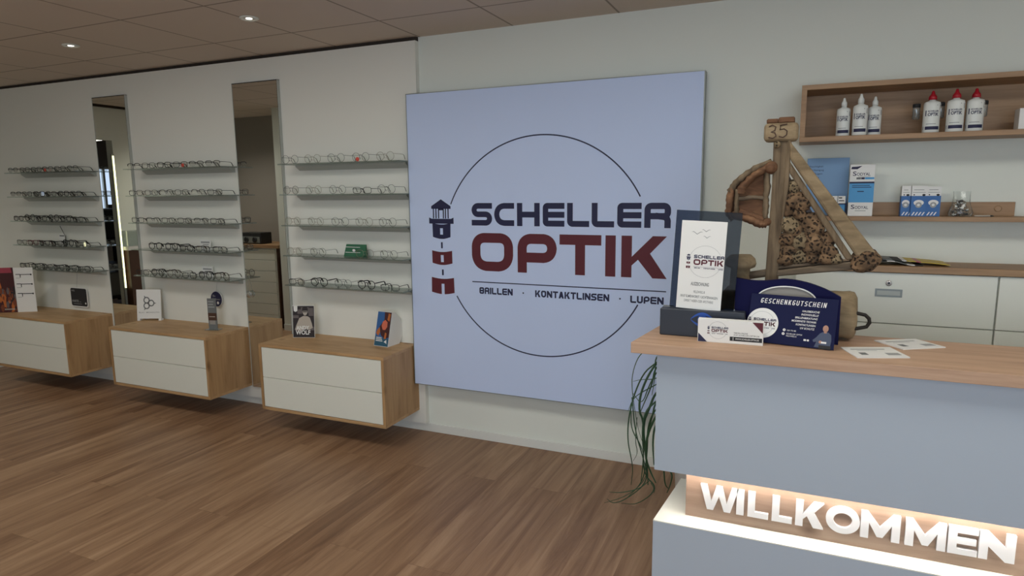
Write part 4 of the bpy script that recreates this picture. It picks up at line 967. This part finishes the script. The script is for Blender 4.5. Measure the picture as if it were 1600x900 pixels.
# loose cards on the desk
def flat_card(c, label):
    mb = MB(); mb.mat(M['paper']); mb.prism(c, ZD, ZD+.0035, 'xy'); A_, B2, C2, D2 = [Vector(p) for p in c]; z = ZD+.0038
    def q(u0, u1, v0, v1, m):
        mb.mat(M[m]); P = lambda u, v: (A_*(1-u)+B2*u)*(1-v)+(D2*(1-u)+C2*u)*v
        mb.face([(*P(u0, v0), z), (*P(u1, v0), z), (*P(u1, v1), z), (*P(u0, v1), z)])
    q(.12, .80, .20, .28, 'greyprint'); q(.16, .30, .56, .78, 'midgrey'); q(.66, .92, .60, .82, 'greyprint'); q(.2, .6, .36, .39, 'greyprint')
    tag(mb.build('postcard', None), label, 'card', 'postcards on the desk')
flat_card([(.149, -1.255), (.296, -1.197), (.338, -1.323), (.190, -1.382)], 'white postcard lying on the desk, the nearer of two')
flat_card([(.260, -1.105), (.392, -1.031), (.463, -1.131), (.333, -1.211)], 'white postcard lying at the back edge of the desk')

# ------------------------------------------------------------------ driftwood boat
t = thing('driftwood_boat', 'driftwood sailing boat with carved number on its mast, standing on the desk', 'sculpture', (0, -1.11, ZD))
def rough(o, amp, sc, seed):
    import mathutils.noise as nz
    for v in o.data.vertices:
        p = v.co*sc+Vector((seed, seed*2.1, seed*.7)); v.co += Vector((nz.noise(p), nz.noise(p+Vector((9, 1, 4))), nz.noise(p+Vector((3, 7, 2)))))*amp
    return o
mb = MB(); n = 16; mb.mat(M['driftpale'])
xs = [-.25+.435*k/n for k in range(n+1)]
prof = [(.055, -.25)]+[(.0855*(1-.05*math.cos(7*x)), x) for x in xs[1:-1]]+[(.086, .178), (.082, .192), (.066, .200), (.03, .203)]
prof = [(r*.97, x) for r, x in prof]
mb.lathe(prof, (0, -1.104, ZD+.0852), 30, 'x'); rough(mb.build('hull_log', None, t, True), .004, 14, 3)
mb = MB(); mb.tube([(.165, -1.165, 1.170), (.20, -1.167, 1.174), (.222, -1.168, 1.170), (.234, -1.168, 1.158), (.236, -1.168, 1.145), (.228, -1.168, 1.130), (.20, -1.167, 1.122), (.165, -1.165, 1.120)], .0062, 10); mb.build('iron_loop', M['iron'], t)
mb = MB(); mb.mat(M['drift']); mb.prism([(-.101, 1.14), (-.056, 1.14), (-.054, 1.30), (-.049, 1.50), (-.041, 1.62), (-.038, 1.755), (-.092, 1.755), (-.090, 1.60), (-.096, 1.36)], -1.128, -1.086)
o = mb.build('mast', None, t); bv = o.modifiers.new('b', 'BEVEL'); bv.width = .006; bv.segments = 2
mb = MB(); mb.prism([(-.054, 1.42), (-.046, 1.50), (-.036, 1.60), (-.034, 1.755), (-.046, 1.755), (-.052, 1.60)], -1.140, -1.120); o = mb.build('mast_splint', M['drift'], t); bv = o.modifiers.new('b', 'BEVEL'); bv.width = .003
# number block
mb = MB(); mb.mat(M['driftpale']); mb.box(-.124, -.014, -1.146, -1.070, 1.752, 1.814, .014, 3); mb.build('number_block', None, t, False)
num = MB(); yb = -1.1475
num.tube([(-.108, yb, 1.801), (-.097, yb, 1.807), (-.086, yb, 1.800), (-.089, yb, 1.788), (-.100, yb, 1.784), (-.088, yb, 1.780), (-.084, yb, 1.769), (-.094, yb, 1.762), (-.108, yb, 1.766)], .0021, 6)
num.tube([(-.050, yb, 1.808), (-.071, yb, 1.805), (-.072, yb, 1.790), (-.060, yb, 1.793), (-.050, yb, 1.785), (-.051, yb, 1.772), (-.062, yb, 1.764), (-.075, yb, 1.768)], .0021, 6); num.build('carved_digits', M['brown'], t)
mb = MB(); mb.mat(M['driftred']); mb.box(-.117, -.078, -1.135, -1.085, 1.813, 1.829, .004); mb.box(-.079, -.027, -1.137, -1.083, 1.813, 1.833, .004); mb.build('top_bark', None, t)
mb = MB(); mb.lathe([(.011, 0), (.012, -.01), (.010, -.017), (.004, -.019)], (-.079, -1.128, 1.741), 14, 'y'); mb.build('peg', M['boredpale'], t)
# main sail frame
mb = MB(); mb.mat(M['driftpale']); mb.prism([(-.040, 1.752), (-.036, 1.690), (.195, 1.348), (.244, 1.375)], -1.150, -1.090); o = mb.build('sail_boom', None, t); bv = o.modifiers.new('b', 'BEVEL'); bv.width = .008; bv.segments = 2
mb = MB(); mb.mat(M['drift']); mb.prism([(-.037, 1.684), (-.036, 1.644), (.155, 1.350), (.180, 1.352)], -1.142, -1.098); o = mb.build('sail_slat', None, t); bv = o.modifiers.new('b', 'BEVEL'); bv.width = .004
mb = MB(); mb.mat(M['driftx']); mb.prism([(-.060, 1.284), (.19, 1.318), (.175, 1.345), (-.060, 1.305)], -1.140, -1.092); mb.prism([(-.058, 1.308), (.15, 1.342), (.14, 1.356), (-.056, 1.322)], -1.130, -1.096); o = mb.build('foot_slat', None, t); bv = o.modifiers.new('b', 'BEVEL'); bv.width = .004
mb = MB(); mb.mat(M['bored']); mb.lump((.211, -1.120, 1.350), (.050, .040, .036), 4, .22, 21); rough(mb.build('corner_block', None, t), .006, 45, 5)
mb = MB(); mb.prism([(-.045, 1.31), (.150, 1.345), (-.040, 1.640)], -1.108, -1.098); mb.build('sail_backing', M['brown'], t)
# worm-eaten pieces filling the sail
PCS = [(-.022, 1.595, .017, .024), (-.014, 1.555, .024, .024), (.012, 1.535, .022, .022), (-.030, 1.515, .020, .026), (.0, 1.502, .022, .020), (-.028, 1.462, .024, .026), (.026, 1.478, .034, .032), (.058, 1.452, .024, .022),
       (-.034, 1.418, .024, .022), (-.030, 1.378, .026, .024), (.012, 1.415, .032, .034), (.050, 1.402, .028, .034), (.084, 1.405, .024, .028), (.100, 1.372, .022, .020), (-.036, 1.342, .022, .018), (.008, 1.357, .034, .028), (.056, 1.352, .030, .022), (.096, 1.350, .030, .016), (.040, 1.440, .022, .020), (-.010, 1.440, .020, .022), (.124, 1.352, .016, .014), (-.038, 1.555, .012, .022)]
for k, (x, z, a, b) in enumerate(PCS):
    mb = MB(); mb.mat(M['bored'] if k % 5 else M['boredpale']); mb.lump((x, -1.116-.006*(k % 3), z), (a*1.22, .022, b*1.22), 3, .30, 40+k); rough(mb.build('wood_chip', None, t), .005, 60, k)
# fore sail made of bark
def strip(name, pts, mat, r, flat=.55):
    mb = MB(); mb.mat(M[mat]); P = [Vector((a, -1.112, b)) for a, b in pts]; Q = []
    for i in range(len(P)-1):
        for k in range(5): Q.append(P[i].lerp(P[i+1], k/5))
    Q.append(P[-1]); mb.tube(Q, [r*(1+.12*math.sin(3*i)) for i in range(len(Q))], 9, flat); rough(mb.build(name, None, t, True), .005, 30, len(pts))
strip('bark_strip', [(-.096, 1.686), (-.150, 1.662), (-.205, 1.622), (-.232, 1.580)], 'drift', .021)
strip('bark_strip', [(-.100, 1.668), (-.150, 1.640), (-.188, 1.600), (-.192, 1.575)], 'driftred', .026)
strip('bark_strip', [(-.226, 1.592), (-.230, 1.550), (-.234, 1.505), (-.215, 1.480)], 'driftred', .021)
strip('bark_strip', [(-.205, 1.590), (-.208, 1.540), (-.204, 1.505), (-.188, 1.492)], 'drift', .016)
strip('bark_strip', [(-.220, 1.498), (-.170, 1.488), (-.125, 1.470), (-.102, 1.470)], 'driftred', .026)
strip('bark_strip', [(-.195, 1.510), (-.150, 1.498), (-.112, 1.482)], 'driftred', .018)
strip('upright_stick', [(-.108, 1.660), (-.106, 1.600), (-.108, 1.540), (-.107, 1.486)], 'drift', .0115, .9)
strip('cross_stick', [(-.210, 1.556), (-.165, 1.560), (-.112, 1.557)], 'driftx', .009, .9)
mb = MB(); mb.mat(M['driftred']); mb.prism([(-.232, 1.51), (-.215, 1.485), (-.16, 1.475), (-.104, 1.462), (-.100, 1.685), (-.135, 1.680), (-.195, 1.640), (-.234, 1.590)], -1.104, -1.086); rough(mb.build('bark_backing', None, t), .003, 40, 2)
mb = MB(); mb.mat(M['driftred']); mb.lump((-.096, -1.118, 1.668), (.026, .026, .022), 3, .25, 77); rough(mb.build('bark_knot', None, t), .004, 60, 8)
mb = MB(); mb.lump((-.099, -1.118, 1.474), (.014, .018, .013), 3, .25, 78); mb.build('bark_knot', M['driftred'], t)
# bow bollard
mb = MB(); mb.mat(M['driftpale']); mb.lathe([(.036, 1.20), (.035, 1.27), (.034, 1.305), (.050, 1.312), (.054, 1.325), (.050, 1.342), (.036, 1.354), (.012, 1.357)], (-.183, -1.112, 0), 22); rough(mb.build('bollard', None, t), .004, 30, 4)
mb = MB(); mb.tube([(-.16, -1.112, 1.278), (-.07, -1.112, 1.296)], .014, 10); rough(mb.build('cross_bar', M['driftx'], t), .003, 40, 6)

# ------------------------------------------------------------------ trailing plant behind the desk
def unproj(u, v, y):
    d = fw+r2*((u-800)/F)-u2*((v-450)/F); k = (y-CAM.y)/d.y; return CAM+d*k
t = thing('potted_plant', 'trailing dark green grassy plant on the floor behind the desk end', 'plant', (-.36, -.62, 0))
mb = MB(); mb.lathe([(.10, 0), (.12, .02), (.15, .56), (.16, .60), (.15, .61), (.14, .58), (.01, .57)], (-.34, -.62, 0), 30); mb.build('pot', M['pot'], t)
mb = MB(); mb.lathe([(.14, .575), (.13, .59), (.02, .60)], (-.34, -.62, 0), 24); mb.build('soil', M['soil'], t)
paths = [([(300, 90), (240, 140), (190, 260), (165, 380), (163, 480), (180, 560), (190, 620), (180, 700)], .0042), ([(220, 45), (185, 140), (185, 230), (200, 330), (215, 420), (250, 520)], .0028),
 ([(305, 90), (260, 160), (225, 250), (220, 330), (240, 370), (245, 480), (240, 600), (230, 680)], .0062), ([(300, 240), (270, 320), (240, 390), (250, 520), (262, 620), (265, 700)], .0068), ([(300, 170), (230, 170), (190, 180)], .0026),
 ([(305, 350), (260, 450), (250, 560), (280, 640), (305, 690)], .0075), ([(185, 260), (200, 430), (240, 560), (270, 680), (160, 770), (90, 795), (60, 770)], .0036), ([(300, 400), (288, 480), (295, 600)], .0070), ([(270, 680), (220, 720), (130, 740), (70, 735)], .0026),
 ([(280, 690), (300, 720), (270, 760), (200, 800), (130, 790)], .0026), ([(345, 630), (350, 700), (370, 720)], .005), ([(390, 640), (378, 700), (360, 740)], .005), ([(430, 640), (410, 690), (395, 730)], .005), ([(310, 130), (270, 200), (235, 300), (190, 240)], .0036),
 ([(300, 200), (240, 230), (190, 265), (165, 330)], .0036), ([(305, 280), (250, 330), (235, 420), (240, 520)], .0058), ([(300, 110), (285, 200), (245, 290), (225, 340)], .0046), ([(210, 360), (200, 480), (215, 540), (190, 580)], .0022), ([(300, 320), (265, 400), (262, 500), (255, 600), (235, 690), (160, 765)], .005),
 ([(240, 590), (255, 660), (300, 700), (295, 740)], .004), ([(262, 640), (230, 700), (150, 760), (45, 790)], .0024), ([(180, 330), (180, 420), (230, 500), (245, 560)], .0032), ([(300, 60), (303, 140), (285, 250)], .0040), ([(300, 290), (290, 340), (270, 420), (250, 500)], .0048)]
mb = MB()
for i, (P, r) in enumerate(paths):
    y = -.56-.05*((i*37) % 10)/10
    Q = [unproj(930+a/3.214, 540+b/3.214, y+.02*math.sin(k+i)) for k, (a, b) in enumerate(P)]
    if P[0][1] < 50: Q = [unproj(930+340/3.214, 560, -.58), unproj(930+270/3.214, 546, -.57)]+Q     # every blade grows from the crown behind the desk
    elif P[0][0] >= 285: Q = [unproj(930+345/3.214, 540+max(20, P[0][1]-30)/3.214, -.59)]+Q
    if P[0][0] >= 285 or P[0][1] < 50: Q = [Vector((-.34+.01*math.sin(i), -.62, .60)), Q[0]*.45+Vector((-.34, -.62, .60))*.55+Vector((0, 0, .05))]+Q
    # smooth
    for _ in range(2):
        R_ = [Q[0]]
        for a, b in zip(Q, Q[1:]): R_ += [a.lerp(b, .25), a.lerp(b, .75)]
        R_.append(Q[-1]); Q = R_
    for q in Q: q.z = max(q.z, .006)
    n_ = len(Q); mb.tube(Q, [r*1.0*min(1, .35+1.6*(1-k/(n_-1))) for k in range(n_)], 6, .8)
rr = random.Random(11)
for k in range(40):      # the rest of the tuft, behind the desk
    a = rr.uniform(0, 2*PI); s_ = rr.uniform(.08, .20); p0 = Vector((-.34, -.62, .595)); d = Vector((math.cos(a), math.sin(a)*.9, 0))
    if d.x < -.2: d.x *= -.4
    h = rr.uniform(.12, .3); Q = [p0+d*.01, p0+d*s_*.5+Vector((0, 0, h)), p0+d*s_+Vector((0, 0, h*.8)), p0+d*s_*1.25+Vector((0, 0, -.1)), p0+d*s_*1.3+Vector((0, 0, -.38))]
    for _ in range(2):
        R_ = [Q[0]]
        for u_, w_ in zip(Q, Q[1:]): R_ += [u_.lerp(w_, .25), u_.lerp(w_, .75)]
        R_.append(Q[-1]); Q = R_
    mb.tube(Q, [.0045*min(1, .3+1.4*(1-q/(len(Q)-1))) for q in range(len(Q))], 5, .35)
mb.build('leaves', M['leaf'], t)

# ------------------------------------------------------------------ what the mirrors reflect
t = thing('chest_of_drawers', 'white chest of drawers with wooden top, seen in the right mirror', 'cabinet', (-6.24, -2.6, 0))
x0, x1, y0, y1 = -6.76, -5.545, -2.81, -2.33
mb = MB(); mb.mat(M['brown']); mb.box(x1-.02, x1, y0, y1, 0, .955); mb.mat(M['white']); mb.box(x0, x1-.02, y0, y1, 0, .955); mb.build('carcass', None, t)
mb = MB(); mb.box(x0-.01, x1+.035, y0, y1+.03, .955, .99); mb.build('chest_top', M['oakshelf'], t)
for k in range(7): mb = MB(); mb.box(x0+.01, x1-.035, y1, y1+.014, .03+k*.131, .155+k*.131, .001); mb.build('drawer', M['white'], t)
t = thing('instrument_box', 'black box with two round dials on the chest, seen in the right mirror', 'device', (-6.15, -2.5, .990))
mb = MB(); mb.mat(M['black']); mb.box(-6.16, -5.86, -2.58, -2.40, .9902, 1.125, .006); mb.mat(M['alu']); mb.box(-6.145, -5.875, -2.40, -2.394, 1.003, 1.078); mb.build('case', None, t)
for x in (-6.08, -5.95): mb = MB(); mb.lathe([(.034, .0), (.034, .01), (.026, .014)], (x, -2.394, 1.040), 24, 'y'); mb.build('dial', M['black'], t)
t = thing('glass_counter', 'brown counter with a low glass top, seen in the left mirror', 'counter', (-6.72, -1.7, 0))
mb = MB(); mb.box(-6.785, -6.66, -2.1, -1.29, 0, .99, .003); mb.build('body', M['brown'], t); mb = MB(); mb.box(-6.785, -6.65, -2.12, -1.28, .99, 1.03); mb.build('counter_top', M['paper'], t)
mb = MB(); mb.box(-6.785, -6.66, -2.1, -1.29, 1.03, 1.20); mb.build('glass_case', M['cleartub'], t)
t = thing('tube_light', 'bright yellow upright light tube at the doorway, seen in the left mirror', 'light', (-6.73, -1.256, 0))
mb = MB(); mb.box(-6.735, -6.72, -1.268, -1.243, .0, 2.02); mb.build('channel', M['alu'], t); mb = MB(); mb.tube([(-6.713, -1.256, .58), (-6.713, -1.256, 2.0)], .0065, 8); mb.build('tube', M['yled'], t)
t = thing('office_light', 'long white office lamp beyond the doorway, seen in the left mirror', 'light', (-8.6, -1.7, 2.3))
mb = MB(); mb.box(-9.2, -8.2, -2.75, -2.55, 2.36, 2.40); mb.build('housing', M['white'], t); mb = MB(); mb.box(-9.18, -8.22, -2.73, -2.57, 2.345, 2.36); mb.build('diffuser', M['officelamp'], t)
mb = MB()
for x in (-9.0, -8.4): mb.tube([(x, -2.65, 2.40), (x, -2.65, ZC-.001)], .004, 6)
mb.build('hanger', M['alu'], t)
t = thing('equipment_trolley', 'black equipment trolley beyond the doorway, seen in the left mirror', 'trolley', (-8.9, -2.6, 0))
mb = MB()
for a in (-9.2, -8.75):
    for b in (-2.9, -2.35): mb.box(a, a+.04, b, b+.04, .05, 1.45)
mb.build('upright', M['matblack'], t)
for z in (.15, .6, .95): mb = MB(); mb.box(-9.2, -8.71, -2.9, -2.31, z, z+.03); mb.build('shelf', M['matblack'], t)
mb = MB(); mb.box(-9.15, -8.78, -2.85, -2.4, .98, 1.4, .02); mb.build('monitor', M['black'], t); mb = MB(); mb.box(-9.1, -8.8, -2.8, -2.42, .18, .5, .01); mb.build('drawer_unit', M['rail'], t)
